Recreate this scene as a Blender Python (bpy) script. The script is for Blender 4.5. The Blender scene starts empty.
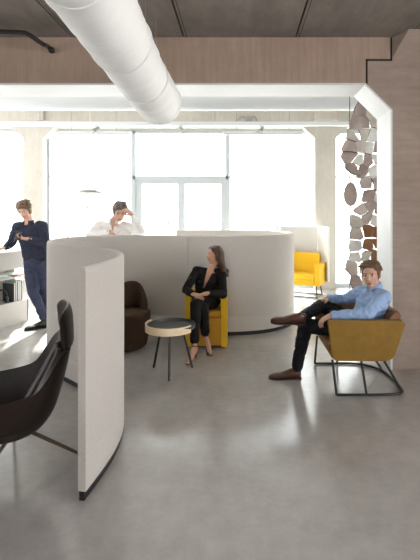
import bpy, bmesh, math, random
from mathutils import Vector, Matrix, noise
random.seed(7)
V = Vector
SC = bpy.context.scene
COL = SC.collection
H = 1.65; F = 420.0; VX, VY = 240.0, 212.0

def at(px, py, d):
    s = F/d
    return V(((px-VX)/s, d, H-(py-VY)/s))

# ------------------------------------------------------------------ materials
def mat(name, col, rough=0.6, metal=0.0, var=0.0, vscale=6.0, bump=0.0, bscale=80.0, stretch=(1,1,1), spec=0.5,
        emis=None, estr=0.0, sheen=0.0, trans=0.0, coat=0.0, sub=0.0, vdetail=5.0, roughvar=0.0):
    m = bpy.data.materials.new(name); m.use_nodes = True
    nt = m.node_tree; N = nt.nodes; L = nt.links
    b = N['Principled BSDF']
    b.inputs['Base Color'].default_value = (*col, 1)
    b.inputs['Roughness'].default_value = rough
    b.inputs['Metallic'].default_value = metal
    b.inputs['Specular IOR Level'].default_value = spec
    b.inputs['Coat Weight'].default_value = coat
    b.inputs['Sheen Weight'].default_value = sheen
    if sub:
        b.inputs['Subsurface Weight'].default_value = sub
        b.inputs['Subsurface Radius'].default_value = (.02, .008, .004)
        b.inputs['Subsurface Scale'].default_value = 0.5
    if emis:
        b.inputs['Emission Color'].default_value = (*emis, 1); b.inputs['Emission Strength'].default_value = estr
    tc = N.new('ShaderNodeTexCoord'); mp = N.new('ShaderNodeMapping')
    mp.inputs['Scale'].default_value = stretch
    L.new(tc.outputs['Object'], mp.inputs['Vector'])
    if var > 0:
        n = N.new('ShaderNodeTexNoise'); n.inputs['Scale'].default_value = vscale; n.inputs['Detail'].default_value = vdetail
        n.inputs['Roughness'].default_value = 0.65
        L.new(mp.outputs['Vector'], n.inputs['Vector'])
        r = N.new('ShaderNodeValToRGB')
        r.color_ramp.elements[0].position = .3; r.color_ramp.elements[1].position = .7
        r.color_ramp.elements[0].color = (*[max(0, c*(1-var)) for c in col], 1)
        r.color_ramp.elements[1].color = (*[min(1, c*(1+var)) for c in col], 1)
        L.new(n.outputs['Fac'], r.inputs['Fac']); L.new(r.outputs['Color'], b.inputs['Base Color'])
        if roughvar:
            mr = N.new('ShaderNodeMapRange'); mr.inputs['To Min'].default_value = rough-roughvar; mr.inputs['To Max'].default_value = rough+roughvar
            L.new(n.outputs['Fac'], mr.inputs['Value']); L.new(mr.outputs['Result'], b.inputs['Roughness'])
    if bump > 0:
        n2 = N.new('ShaderNodeTexNoise'); n2.inputs['Scale'].default_value = bscale; n2.inputs['Detail'].default_value = 3
        L.new(mp.outputs['Vector'], n2.inputs['Vector'])
        bp = N.new('ShaderNodeBump'); bp.inputs['Strength'].default_value = bump; bp.inputs['Distance'].default_value = 0.01
        L.new(n2.outputs['Fac'], bp.inputs['Height']); L.new(bp.outputs['Normal'], b.inputs['Normal'])
    return m

def concrete(name, c1, c2, board=None, rough=.85):
    """concrete: broad clouds, fine grain and optional timber board marks (direction vector scale)"""
    m = mat(name, c1, rough)
    nt = m.node_tree; N = nt.nodes; L = nt.links; b = N['Principled BSDF']
    tc = [n for n in N if n.type == 'TEX_COORD'][0]
    a = N.new('ShaderNodeTexNoise'); a.inputs['Scale'].default_value = 1.3; a.inputs['Detail'].default_value = 8; a.inputs['Roughness'].default_value = .7
    L.new(tc.outputs['Object'], a.inputs['Vector'])
    mp = N.new('ShaderNodeMapping'); mp.inputs['Scale'].default_value = board or (14, 14, 14)
    L.new(tc.outputs['Object'], mp.inputs['Vector'])
    g = N.new('ShaderNodeTexNoise'); g.inputs['Scale'].default_value = 1.0; g.inputs['Detail'].default_value = 6; g.inputs['Roughness'].default_value = .75
    L.new(mp.outputs['Vector'], g.inputs['Vector'])
    mx = N.new('ShaderNodeMath'); mx.operation = 'MULTIPLY_ADD'; mx.inputs[1].default_value = .5
    h = N.new('ShaderNodeMath'); h.operation = 'MULTIPLY'; h.inputs[1].default_value = .5
    L.new(g.outputs['Fac'], h.inputs[0]); L.new(a.outputs['Fac'], mx.inputs[0]); L.new(h.outputs[0], mx.inputs[2])
    r = N.new('ShaderNodeValToRGB'); r.color_ramp.elements[0].position = .36; r.color_ramp.elements[1].position = .64
    r.color_ramp.elements[0].color = (*c1, 1); r.color_ramp.elements[1].color = (*c2, 1)
    L.new(mx.outputs[0], r.inputs['Fac']); L.new(r.outputs['Color'], b.inputs['Base Color'])
    bp = N.new('ShaderNodeBump'); bp.inputs['Strength'].default_value = .35; bp.inputs['Distance'].default_value = .01
    L.new(g.outputs['Fac'], bp.inputs['Height']); L.new(bp.outputs['Normal'], b.inputs['Normal'])
    return m

M = {}
M['ceil'] = concrete('concrete_ceiling', (.14,.12,.103), (.24,.21,.185), (5,1.2,5))
M['beam'] = concrete('concrete_beam', (.31,.222,.175), (.44,.332,.27), (22,22,1.6))
M['pier'] = concrete('concrete_pier', (.265,.203,.170), (.385,.308,.262), (3,3,16))
M['backconc'] = concrete('concrete_glare_lightened', (.40,.375,.335), (.52,.49,.45), (10,10,2))  # window glare painted into the colour: lighter than the other concrete
M['joint'] = mat('joint_shadow_gap', (.015,.010,.008), .9)
M['white'] = mat('white_paint', (.70,.71,.72), .5, var=.03, vscale=3, bump=.1)
M['wall'] = mat('plaster_white', (.72,.71,.69), .7, var=.03)
M['metalw'] = mat('white_coated_metal', (.62,.64,.66), .35)
M['frame'] = mat('window_frame_grey', (.42,.46,.48), .4)
M['duct'] = mat('white_duct_fabric', (.86,.86,.86), .65, var=.02, vscale=4, bump=.5, bscale=9, stretch=(1,3.5,1))
M['pipe'] = mat('black_steel', (.012,.012,.013), .38)
M['black'] = mat('black_plinth', (.008,.008,.008), .5)
M['felt'] = mat('pale_upholstery_felt', (.53,.495,.46), .92, var=.10, vscale=120, bump=.35, bscale=260, sheen=.2)
M['feltin'] = M['felt']
M['brownfab'] = mat('dark_brown_leather', (.016,.009,.007), .40, var=.25, vscale=30, bump=.15, bscale=200, spec=.35)
M['brownsoft'] = mat('brown_wool', (.048,.028,.017), .9, var=.2, vscale=90, bump=.4, bscale=220, spec=.2)
M['chairgrey'] = mat('grey_headrest_leather', (.16,.17,.18), .5, var=.1)
M['mustard'] = mat('mustard_leather', (.235,.13,.018), .5, spec=.3, var=.12, vscale=14, bump=.15, bscale=160)
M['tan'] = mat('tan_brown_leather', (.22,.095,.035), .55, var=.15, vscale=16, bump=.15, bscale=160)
M['yellow'] = mat('yellow_wool', (.74,.44,.012), .8, var=.07, vscale=80, bump=.3, bscale=220)
M['orange'] = mat('ochre_wool', (.52,.25,.015), .8, var=.1, vscale=80, bump=.3, bscale=220)
M['oak'] = mat('pale_oak', (.80,.64,.43), .5, var=.12, vscale=5, stretch=(1,1,14), bump=.1)
M['walnut'] = mat('walnut_leg', (.13,.085,.06), .45, var=.2, vscale=10, stretch=(1,8,8))
M['tabletop'] = mat('dark_grey_table_top', (.018,.020,.020), .38, var=.1)
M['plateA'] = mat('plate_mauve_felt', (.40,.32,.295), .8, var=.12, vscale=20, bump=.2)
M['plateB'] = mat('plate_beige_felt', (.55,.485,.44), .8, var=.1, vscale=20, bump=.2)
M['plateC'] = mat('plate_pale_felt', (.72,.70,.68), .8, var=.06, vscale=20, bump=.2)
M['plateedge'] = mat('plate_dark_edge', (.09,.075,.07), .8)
M['skin'] = mat('skin', (.60,.36,.27), .5, var=.05, vscale=12, sub=.12, spec=.4)
M['skinf'] = mat('skin_warm', (.56,.30,.20), .5, var=.05, vscale=12, sub=.12, spec=.4)
M['lip'] = mat('lips', (.42,.14,.11), .45)
M['eyew'] = mat('eye_white', (.65,.62,.6), .3)
M['iris'] = mat('iris_dark', (.03,.022,.018), .25)
M['hairbrown'] = mat('hair_brown', (.12,.065,.030), .5, var=.35, vscale=60, stretch=(3,3,.6), bump=.5, bscale=90)
M['hairlong'] = mat('hair_chestnut', (.065,.030,.017), .42, var=.4, vscale=50, stretch=(4,4,.4), bump=.5, bscale=90)
M['hairgrey'] = mat('hair_greyish_brown', (.13,.10,.085), .5, var=.35, vscale=60, bump=.5, bscale=90)
M['blueshirt'] = mat('light_blue_cotton', (.30,.43,.68), .8, var=.06, vscale=8, bump=.35, bscale=18)
M['whiteshirt'] = mat('white_cotton', (.82,.80,.79), .8, var=.03, vscale=8, bump=.35, bscale=18)
M['suitnavy'] = mat('navy_wool', (.026,.030,.052), .8, var=.15, vscale=25, bump=.3, bscale=20, spec=.25)
M['trouserblue'] = mat('blue_trouser_cotton', (.035,.042,.085), .85, var=.2, vscale=14, bump=.35, bscale=20)
M['trouserdark'] = mat('near_black_denim', (.007,.007,.010), .75, var=.2, vscale=18, bump=.35, bscale=20, spec=.25)
M['blackcloth'] = mat('black_crepe', (.006,.005,.005), .7, var=.2, vscale=20, bump=.3, bscale=18, spec=.2)
M['shoebrown'] = mat('brown_shoe_leather', (.075,.026,.014), .28, var=.3, vscale=20)
M['shoeblack'] = mat('black_shoe_leather', (.015,.015,.017), .3)
M['sole'] = mat('shoe_sole', (.025,.018,.014), .6)
M['phone'] = mat('phone_black', (.02,.02,.025), .15)
M['lampmetal'] = mat('grey_lamp_metal', (.28,.28,.265), .5)
M['unitwhite'] = mat('shelf_beige_laminate', (.68,.64,.59), .55, var=.02)
M['unitdark'] = mat('shelf_dark_edge', (.16,.15,.14), .6)
M['teal'] = mat('book_teal', (.08,.34,.33), .6)
M['paper'] = mat('book_paper', (.78,.76,.72), .7)
M['red'] = mat('magazine_red', (.55,.08,.07), .5)
M['bookgreen'] = mat('magazine_pale_green', (.40,.55,.50), .5)
M['bookdark'] = mat('book_charcoal', (.05,.055,.06), .6)
M['leaf'] = mat('outdoor_leaves', (.40,.50,.34), .8, var=.4, vscale=4)
M['paving'] = mat('outdoor_paving', (.55,.54,.52), .9, var=.08, vscale=1)

def floor_mat():
    m = mat('polished_concrete_floor', (.30,.29,.275), .25)
    nt = m.node_tree; N = nt.nodes; L = nt.links; b = N['Principled BSDF']
    tc = [n for n in N if n.type == 'TEX_COORD'][0]
    a = N.new('ShaderNodeTexNoise'); a.inputs['Scale'].default_value = 1.1; a.inputs['Detail'].default_value = 9; a.inputs['Roughness'].default_value = .62
    c = N.new('ShaderNodeTexNoise'); c.inputs['Scale'].default_value = 9; c.inputs['Detail'].default_value = 6; c.inputs['Roughness'].default_value = .7
    for n in (a, c): L.new(tc.outputs['Object'], n.inputs['Vector'])
    mx = N.new('ShaderNodeMix'); mx.data_type = 'FLOAT'; mx.inputs[0].default_value = .42
    L.new(a.outputs['Fac'], mx.inputs[2]); L.new(c.outputs['Fac'], mx.inputs[3])
    r = N.new('ShaderNodeValToRGB'); r.color_ramp.elements[0].position = .25; r.color_ramp.elements[1].position = .75
    r.color_ramp.elements[0].color = (.275,.255,.243,1); r.color_ramp.elements[1].color = (.49,.462,.44,1)
    L.new(mx.outputs[0], r.inputs['Fac']); L.new(r.outputs['Color'], b.inputs['Base Color'])
    mr = N.new('ShaderNodeMapRange'); mr.inputs['From Min'].default_value = .3; mr.inputs['From Max'].default_value = .7
    mr.inputs['To Min'].default_value = .13; mr.inputs['To Max'].default_value = .24
    L.new(a.outputs['Fac'], mr.inputs['Value']); L.new(mr.outputs['Result'], b.inputs['Roughness'])
    b.inputs['Specular IOR Level'].default_value = .8
    bp = N.new('ShaderNodeBump'); bp.inputs['Strength'].default_value = .04; bp.inputs['Distance'].default_value = .01
    L.new(c.outputs['Fac'], bp.inputs['Height']); L.new(bp.outputs['Normal'], b.inputs['Normal'])
    return m
M['floor'] = floor_mat()

def glass_mat():
    m = bpy.data.materials.new('window_glass'); m.use_nodes = True
    nt = m.node_tree; N = nt.nodes; L = nt.links; N.clear()
    o = N.new('ShaderNodeOutputMaterial'); mx = N.new('ShaderNodeMixShader'); t = N.new('ShaderNodeBsdfTransparent'); g = N.new('ShaderNodeBsdfGlossy')
    t.inputs['Color'].default_value = (.95,.975,.97,1); g.inputs['Roughness'].default_value = .02; mx.inputs[0].default_value = .05
    L.new(t.outputs[0], mx.inputs[1]); L.new(g.outputs[0], mx.inputs[2]); L.new(mx.outputs[0], o.inputs[0])
    return m
M['glass'] = glass_mat()

# ------------------------------------------------------------------ object helpers
WM = {}
def tag(o, label=None, cat=None, group=None, kind=None):
    if label: o['label'] = label
    if cat: o['category'] = cat
    if group: o['group'] = group
    if kind: o['kind'] = kind
    return o
def thing(name, label, cat, loc, rz=0, group=None, kind=None):
    o = bpy.data.objects.new(name, None); COL.objects.link(o); o.empty_display_size = .1
    o.location = loc; o.rotation_euler = (0, 0, rz)
    WM[o.name] = Matrix.Translation(V(loc)) @ Matrix.Rotation(rz, 4, 'Z')
    return tag(o, label, cat, group, kind)
def link(name, me, parent=None, base=None):
    """me is in world coordinates"""
    o = bpy.data.objects.new(name, me); COL.objects.link(o)
    if parent is not None:
        w = WM[parent.name]; me.transform(w.inverted()); o.parent = parent; WM[o.name] = w
    else:
        if base is None:
            cs = [v.co for v in me.vertices]
            base = V((sum(c.x for c in cs)/len(cs), sum(c.y for c in cs)/len(cs), min(c.z for c in cs)))
        base = V(base); me.transform(Matrix.Translation(-base)); o.location = base
        WM[o.name] = Matrix.Translation(base)
    return o
def build(name, bm, m, parent=None, smooth=True, bevel=0, base=None, segs=2, ang=40):
    if bevel:
        es = [e for e in bm.edges if len(e.link_faces) == 2 and e.calc_face_angle(0) > math.radians(30)]
        bmesh.ops.bevel(bm, geom=es, offset=bevel, segments=segs, profile=.5, affect='EDGES', clamp_overlap=True)
    bmesh.ops.recalc_face_normals(bm, faces=bm.faces[:])
    me = bpy.data.meshes.new(name); bm.to_mesh(me); bm.free()
    mats = m if isinstance(m, (list, tuple)) else [m]
    for k in mats: me.materials.append(k)
    if smooth:
        me.set_sharp_from_angle(angle=math.radians(ang))
        for p in me.polygons: p.use_smooth = True
        me.set_sharp_from_angle(angle=math.radians(ang))
    return link(name, me, parent, base)
def BM(): return bmesh.new()
def box(bm, lo, hi, mtx=None, mi=0):
    lo = V(lo); hi = V(hi)
    r = bmesh.ops.create_cube(bm, size=1, matrix=Matrix.Translation((lo+hi)/2) @ Matrix.Diagonal((*(hi-lo), 1)))
    if mtx is not None: bmesh.ops.transform(bm, matrix=mtx, verts=r['verts'])
    if mi:
        for f in {f for v in r['verts'] for f in v.link_faces}: f.material_index = mi
    return r['verts']
def prism(bm, pts, vec):
    vec = V(vec); a = [bm.verts.new(V(p)) for p in pts]; b = [bm.verts.new(V(p)+vec) for p in pts]; n = len(a)
    bm.faces.new(a); bm.faces.new(b[::-1])
    for i in range(n): bm.faces.new((a[i], b[i], b[(i+1) % n], a[(i+1) % n]))
def frame_of(d):
    d = d.normalized(); u = V((0,0,1)) if abs(d.z) < .9 else V((1,0,0))
    a = d.cross(u).normalized(); return a, d.cross(a).normalized()
def rings(bm, rs, cap=True, closed=False):
    vs = [[bm.verts.new(p) for p in r] for r in rs]; n = len(vs[0])
    rng = range(len(vs)) if closed else range(len(vs)-1)
    for i in rng:
        j = (i+1) % len(vs)
        for k in range(n): bm.faces.new((vs[i][k], vs[i][(k+1) % n], vs[j][(k+1) % n], vs[j][k]))
    if cap and not closed:
        bm.faces.new(vs[0][::-1]); bm.faces.new(vs[-1])
def tube(bm, pts, r, seg=12, closed=False, cap=True):
    pts = [V(p) for p in pts]; n = len(pts); rs = []
    rad = r if isinstance(r, (list, tuple)) else [r]*n
    a = None
    for i, p in enumerate(pts):
        if closed: d = (pts[(i+1) % n]-pts[i-1]).normalized()
        else: d = (pts[min(i+1, n-1)]-pts[max(i-1, 0)]).normalized()
        if a is None: a, _ = frame_of(d)
        else: a = (a-d*a.dot(d)).normalized()
        b = d.cross(a)
        rs.append([p+(a*math.cos(t)+b*math.sin(t))*rad[i] for t in [2*math.pi*k/seg for k in range(seg)]])
    rings(bm, rs, cap, closed)
def catmull(pts, n=8, closed=False):
    pts = [V(p) for p in pts]; out = []; L = len(pts)
    rng = L if closed else L-1
    for i in range(rng):
        if closed: p0, p1, p2, p3 = pts[i-1], pts[i], pts[(i+1) % L], pts[(i+2) % L]
        else: p0, p1, p2, p3 = pts[max(i-1, 0)], pts[i], pts[i+1], pts[min(i+2, L-1)]
        for k in range(n):
            t = k/n
            out.append(.5*((2*p1)+(p2-p0)*t+(2*p0-5*p1+4*p2-p3)*t*t+(3*p1-p0-3*p2+p3)*t*t*t))
    if not closed: out.append(pts[-1])
    return out
def ell(bm, c, r, R=None, seg=16):
    m = Matrix.Translation(V(c)) @ (R.to_4x4() if R is not None else Matrix.Identity(4)) @ Matrix.Diagonal((r[0], r[1], r[2], 1))
    nv = seg*3//4; T_ = bm.verts.new(m @ V((0,0,1))); B_ = bm.verts.new(m @ V((0,0,-1))); prev = None
    for i in range(1, nv):
        a = math.pi*i/nv; sa, ca = math.sin(a), math.cos(a)
        cur = [bm.verts.new(m @ V((sa*math.cos(2*math.pi*k/seg), sa*math.sin(2*math.pi*k/seg), ca))) for k in range(seg)]
        for k in range(seg):
            j = (k+1) % seg
            if prev is None: bm.faces.new((T_, cur[k], cur[j]))
            else: bm.faces.new((prev[k], cur[k], cur[j], prev[j]))
        prev = cur
    for k in range(seg): bm.faces.new((prev[k], B_, prev[(k+1) % seg]))
def caps(bm, pts, rs, seg=14):
    """tapered limb: overlapping closed cones and balls, fused later"""
    pts = [V(p) for p in pts]
    for p, r in zip(pts, rs): ell(bm, p, (r, r, r), seg=seg)
    for i in range(len(pts)-1):
        if (pts[i+1]-pts[i]).length > 1e-4: tube(bm, [pts[i], pts[i+1]], [rs[i], rs[i+1]], seg)
def lathe(bm, prof, c, seg=32, sx=1, sy=1, a0=0, a1=None):
    """profile of (r,z) turned about a vertical axis; closed outline when last==first"""
    c = V(c); n = len(prof)
    if a1 is None:
        vs = [[bm.verts.new(c+V((r*sx*math.cos(t), r*sy*math.sin(t), z))) for r, z in prof] for t in [2*math.pi*k/seg for k in range(seg)]]
        for i in range(seg):
            for k in range(n-1):
                q = (vs[i][k], vs[(i+1) % seg][k], vs[(i+1) % seg][k+1], vs[i][k+1])
                bm.faces.new(q)
        bmesh.ops.remove_doubles(bm, verts=bm.verts, dist=1e-5)
    else:
        rs = [[c+V((r*math.cos(t), r*math.sin(t), z)) for r, z in prof] for t in [a0+(a1-a0)*k/seg for k in range(seg+1)]]
        rings(bm, rs, True)
def fuse(bm, voxel=.006, smooth=3, fold=0.0, fscale=9, seed=0):
    """voxel-union of everything in bm, smoothed: returns a fresh bmesh"""
    me = bpy.data.meshes.new('tmp'); bm.to_mesh(me); bm.free()
    o = bpy.data.objects.new('tmp', me); COL.objects.link(o)
    r = o.modifiers.new('r', 'REMESH'); r.mode = 'VOXEL'; r.voxel_size = voxel
    if smooth:
        s = o.modifiers.new('s', 'SMOOTH'); s.iterations = smooth; s.factor = .5
    dg = bpy.context.evaluated_depsgraph_get(); dg.update()
    e = o.evaluated_get(dg); m2 = bpy.data.meshes.new_from_object(e)
    bpy.data.objects.remove(o); bpy.data.meshes.remove(me)
    b = bmesh.new(); b.from_mesh(m2); bpy.data.meshes.remove(m2)
    if fold:
        b.normal_update(); off = V((seed*3.1, seed*1.7, seed))
        mv = []
        for v in b.verts:
            q = v.co*fscale+off
            w = noise.noise(V((q.x, q.y, q.z*1.6))) + .5*noise.noise(q*2.3)
            w = (1-abs(w)*2.2)
            mv.append(v.normal*fold*w)
        for v, m_ in zip(b.verts, mv): v.co += m_
    return b
def structure(name, bm, m, bevel=0, base=(0,0,0), smooth=False):
    o = build(name, bm, m, None, smooth=smooth, bevel=bevel, base=base); o['kind'] = 'structure'; return o

# ------------------------------------------------------------------ the building
DF = 4.40          # front face of the portal wall
DB = 4.83          # its rear face
CEIL = 3.48
bm = BM(); box(bm, (-9, -3.5, -.2), (6, 9.35, 0)); structure('floor', bm, M['floor'])
bm = BM()
xs = [-6.0, -5.27, -4.10, -2.93, -1.76, -.59, .585, 1.755, 2.93, 4.10, 6.0]
for a, b_ in zip(xs[:-1], xs[1:]): box(bm, (a+.009, -3.5, CEIL), (b_-.009, DF+.2, CEIL+.22))
structure('ceiling', bm, M['ceil'])
bm = BM()
for a in xs[1:-1]:
    box(bm, (a-.018, -3.5, CEIL+.03), (a+.018, DF, CEIL+.1)); 
    box(bm, (a+.032, -3.5, CEIL-.002), (a+.037, DF, CEIL+.02))
structure('trim_1', bm, M['joint'])
bm = BM(); box(bm, (-9, DB, 4.15), (6, 9.35, 4.35)); structure('ceiling_rear', bm, M['wall'])

# portal wall: opening X -3.04..1.597, chamfered corners, lintel underside 3.0
XR, XL, ZT, CH = 1.597, -3.04, 3.0, .28
g = .022
bm = BM()
prism(bm, [(-6, DF, ZT), (XR-CH, DF, ZT), (XR-CH, DF, 3.255), (1.575, DF, 3.255), (1.575, DF, CEIL), (-6, DF, CEIL)], (0, .35, 0))
structure('wall_beam', bm, M['beam'])
bm = BM()
prism(bm, [(XR-CH+g, DF, ZT-g), (XR, DF, ZT-CH), (XR, DF, 0), (6, DF, 0), (6, DF, CEIL), (1.575+g, DF, CEIL), (1.575+g, DF, 3.255-g), (XR-CH+g, DF, 3.255-g)], (0, .35, 0))
structure('wall_pier', bm, M['pier'])
bm = BM()      # swelling head of the pier under the ceiling
v = [V((1.60, DF+.01, 3.27)), V((6, DF+.01, 3.27)), V((6, DF+.01, CEIL)), V((1.60, DF+.01, CEIL)), V((6, DF-.20, CEIL)), V((1.69, DF-.20, CEIL))]
vs = [bm.verts.new(q) for q in v]
for f in [(0,1,2,3), (3,2,4,5), (0,5,4,1), (0,3,5), (1,4,2)]: bm.faces.new([vs[i] for i in f])
structure('trim_2', bm, M['pier'])
bm = BM()
prism(bm, [(XR-CH-.01, DF+.012, ZT-.01), (XR-CH-.01, DF+.012, 3.27), (1.56, DF+.012, 3.27), (1.56, DF+.012, CEIL), (1.60, DF+.012, CEIL), (1.60, DF+.012, 3.24), (XR-CH+.02, DF+.012, 3.24), (XR-CH+.02, DF+.012, ZT-.02)], (0, .02, 0))
structure('trim_3', bm, M['joint'])
bm = BM()
prism(bm, [(-6, DF, 0), (XL, DF, 0), (XL, DF, ZT-CH), (XL+CH, DF, ZT), (-6, DF, ZT)], (0, .35, 0)); structure('wall_left_pier', bm, M['pier'])
# white painted lining of the opening
t = .02
bm = BM()
o_ = [(XL, 0), (XL, ZT-CH), (XL+CH, ZT), (XR-CH, ZT), (XR, ZT-CH), (XR, 0)]
i_ = [(XL+t, 0), (XL+t, ZT-CH-t*.4), (XL+CH+t*.4, ZT-t), (XR-CH-t*.4, ZT-t), (XR-t, ZT-CH-t*.4), (XR-t, 0)]
for k in range(5):
    q = [o_[k], o_[k+1], i_[k+1], i_[k]]
    prism(bm, [(x, DF-.004, z) for x, z in q], (0, DB-DF+.01, 0))
structure('trim_4', bm, M['white'])
bm = BM(); box(bm, (-9, DF+.35, ZT), (6, DB, 4.35)); box(bm, (XR, DF+.35, 0), (6, DB, ZT)); box(bm, (-9, DF+.35, 0), (XL, DB, ZT)); structure('wall_portal_rear', bm, M['white'])
# side walls
bm = BM(); box(bm, (3.6, -3.5, 0), (3.8, -1.6, CEIL)); box(bm, (3.6, 3.0, 0), (3.8, DF, CEIL)); box(bm, (3.6, -1.6, 0), (3.8, 3.0, .25)); box(bm, (3.6, -1.6, 3.1), (3.8, 3.0, CEIL)); box(bm, (3.6, .6, .25), (3.8, .8, 3.1))
structure('wall_right', bm, M['pier'])
bm = BM(); box(bm, (3.2, DB, 0), (3.4, 9.35, 4.2)); structure('wall_right_rear', bm, M['wall'])
# left side of the front room: unseen wall, its added openings sized for the light they let in
bm = BM(); box(bm, (-6, -3.5, 0), (-5.8, DF, 1.0)); box(bm, (-6, -3.5, 3.1), (-5.8, DF, CEIL))
for y0_, y1_ in ((-3.5, .6), (1.6, 2.1), (3.4, DF)): box(bm, (-6, y0_, 1.0), (-5.8, y1_, 3.1))
structure('wall_left', bm, M['wall'])
bm = BM(); box(bm, (-6, -3.6, 3.0), (3.8, -3.4, CEIL)); box(bm, (-6, -3.6, 0), (3.8, -3.4, .9))
for x0_, x1_ in ((-6, -2.0), (.0, 3.8)): box(bm, (x0_, -3.6, .9), (x1_, -3.4, 3.0))
structure('wall_front', bm, M['wall'])

# facade behind: columns with haunches, lintel
DC = 8.95
s = F/DC
def hx(px): return (px-VX)/s
zl = 1.65+85/s       # underside of lintel at y=127
zh = 1.65+74/s
bm = BM(); box(bm, (-9, DC, zl), (4, DC+.3, 4.15)); structure('wall_back', bm, M['backconc'])
cols = [(hx(23), hx(42.7)), (hx(315), hx(336)), (-8.3, -7.9)]
for k, (a, b_) in enumerate(cols):
    bm = BM(); w = .25
    prism(bm, [(a, DC, 0), (b_, DC, 0), (b_, DC, zh), (b_+w, DC, zl+.001), (a-w, DC, zl+.001), (a, DC, zh)], (0, .3, 0))
    structure('wall_column_%d' % (k+1), bm, M['backconc'], bevel=.01)
    bm = BM(); box(bm, (a-.02, DC-.09, zl+.12), (b_+.04, DC, zl+.42)); box(bm, (a+.02, DC-.12, zl+.30), (b_-.02, DC, zl+.36)); structure('trim_%d' % (5+k), bm, M['backconc'], bevel=.008)

# windows ------------------------------------------------------------
DW = 9.18; sw = F/DW
def wx(px): return (px-VX)/sw
def wz(py): return H-(py-VY)/sw
ZTOP = wz(131); ZTR = wz(177)
def window(idx, x0, x1, mull=(), z0=0.0, trans=True, name='window'):
    w = bpy.data.objects.new('%s_%d' % (name, idx), None); COL.objects.link(w); w.location = ((x0+x1)/2, DW, 0); w['kind'] = 'structure'
    WM[w.name] = Matrix.Translation(w.location)
    bm = BM()
    box(bm, (x0, DW, z0), (x1, DW+.06, z0+.09)); box(bm, (x0, DW, ZTOP-.05), (x1, DW+.06, ZTOP+.06))
    box(bm, (x0, DW, z0), (x0+.04, DW+.06, ZTOP)); box(bm, (x1-.04, DW, z0), (x1, DW+.06, ZTOP))
    for m_ in mull: box(bm, (m_-.025, DW-.01, z0), (m_+.025, DW+.06, ZTOP))
    if trans: box(bm, (x0, DW-.005, ZTR-.018), (x1, DW+.055, ZTR+.018))
    build('window_frame', bm, M['frame'], w, smooth=False)
    bm = BM(); box(bm, (x0+.02, DW+.025, z0+.05), (x1-.02, DW+.033, ZTOP)); build('pane', bm, M['glass'], w, smooth=False)
    return w
window(1, cols[2][1], cols[0][0]+.0, (-6.3,))
window(2, cols[0][1], wx(133), ())
window(3, wx(228), cols[1][0]+.05, ())
window(4, cols[1][1]-.05, 3.2, ())
# double glazed door with a fanlight
x0, x1 = wx(133), wx(228)
dr = bpy.data.objects.new('door_1', None); COL.objects.link(dr); dr.location = ((x0+x1)/2, DW, 0); dr['kind'] = 'structure'; WM[dr.name] = Matrix.Translation(dr.location)
bm = BM()
box(bm, (x0-.03, DW-.02, 0), (x0+.05, DW+.07, ZTOP)); box(bm, (x1-.05, DW-.02, 0), (x1+.03, DW+.07, ZTOP))
box(bm, (x0, DW-.02, ZTR-.05), (x1, DW+.07, ZTR+.02)); box(bm, (x0, DW-.02, ZTOP-.05), (x1, DW+.07, ZTOP+.06))
build('door_frame', bm, M['frame'], dr, smooth=False)
bm = BM(); box(bm, (x0, DW+.02, ZTR), (x1, DW+.03, ZTOP)); build('fanlight', bm, M['glass'], dr, smooth=False)
for (a, b_, pa, pb) in ((x0+.05, wx(181), wx(142), wx(178)), (wx(181), x1-.05, wx(184.5), wx(221))):
    bm = BM(); zt = wz(184)
    box(bm, (a, DW, 0), (pa, DW+.05, ZTR-.05)); box(bm, (pb, DW, 0), (b_, DW+.05, ZTR-.05))
    box(bm, (pa, DW, zt), (pb, DW+.05, ZTR-.05)); box(bm, (pa, DW, 0), (pb, DW+.05, .25))
    leaf = build('door_leaf', bm, M['frame'], dr, smooth=False)
    bm = BM(); box(bm, (pa-.01, DW+.02, .2), (pb+.01, DW+.03, zt+.01)); build('pane', bm, M['glass'], leaf, smooth=False)
    hxp = pb+.03 if a < wx(160) else pa-.03
    bm = BM(); tube(bm, [(hxp, DW-.005, 1.05), (hxp, DW-.05, 1.05), (hxp+(-.12 if a < wx(160) else .12), DW-.05, 1.05)], .011); build('door_handle', bm, M['lampmetal'], leaf)

# outside: paving, hedge, lamp post
bm = BM(); box(bm, (-60, 9.36, -.3), (60, 60, -.06)); structure('floor_outside', bm, M['paving'])
def shrub(name, label, c, r, n, kind):
    bm = BM()
    for k in range(n):
        d = V((random.gauss(0,1), random.gauss(0,1), random.gauss(0,1))).normalized()*random.uniform(.5,1)
        p = V(c)+V((d.x*r[0], d.y*r[1], d.z*r[2])); q = .16+.1*random.random()
        u = V((random.gauss(0,1), random.gauss(0,1), random.gauss(0,1))).normalized(); a, b_ = frame_of(u)
        w_ = [p+a*q, p+b_*q*.5+u*.03, p-a*q, p-b_*q*.5+u*.03]
        bm.faces.new([bm.verts.new(k_) for k_ in w_])
    t_ = thing(name, label, kind, (c[0], c[1], -.06))
    build('foliage', bm, M['leaf'], t_, smooth=False)
    bm = BM(); tube(bm, [(c[0], c[1], -.06), (c[0]+.05, c[1], c[2]*.6), (c[0], c[1]+.05, c[2])], [.12, .09, .05]); build('trunk', bm, M['walnut'], t_)
shrub('tree', 'low pale street tree outside behind the left window, beside the thin post', (-17.5, 48, 3.2), (3.2, 2, 1.3), 500, 'tree')
shrub('tree', 'low pale street tree outside at the far left edge', (-27.5, 46, 3.8), (3.0, 2, 1.8), 500, 'tree')
shrub('tree', 'low pale street tree outside behind the glazed door', (-8.5, 50, 2.8), (3.0, 2, 1.0), 400, 'tree')
bm = BM(); p = at(67.5, 197, 14); tube(bm, [(p.x, 14, -.06), (p.x, 14, p.z)], .035); tube(bm, [(p.x, 14, p.z), (p.x, 14, p.z+.05)], .06)
tag(build('post', bm, M['lampmetal'], None), 'thin grey post standing outside behind the left window', 'post')

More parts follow.
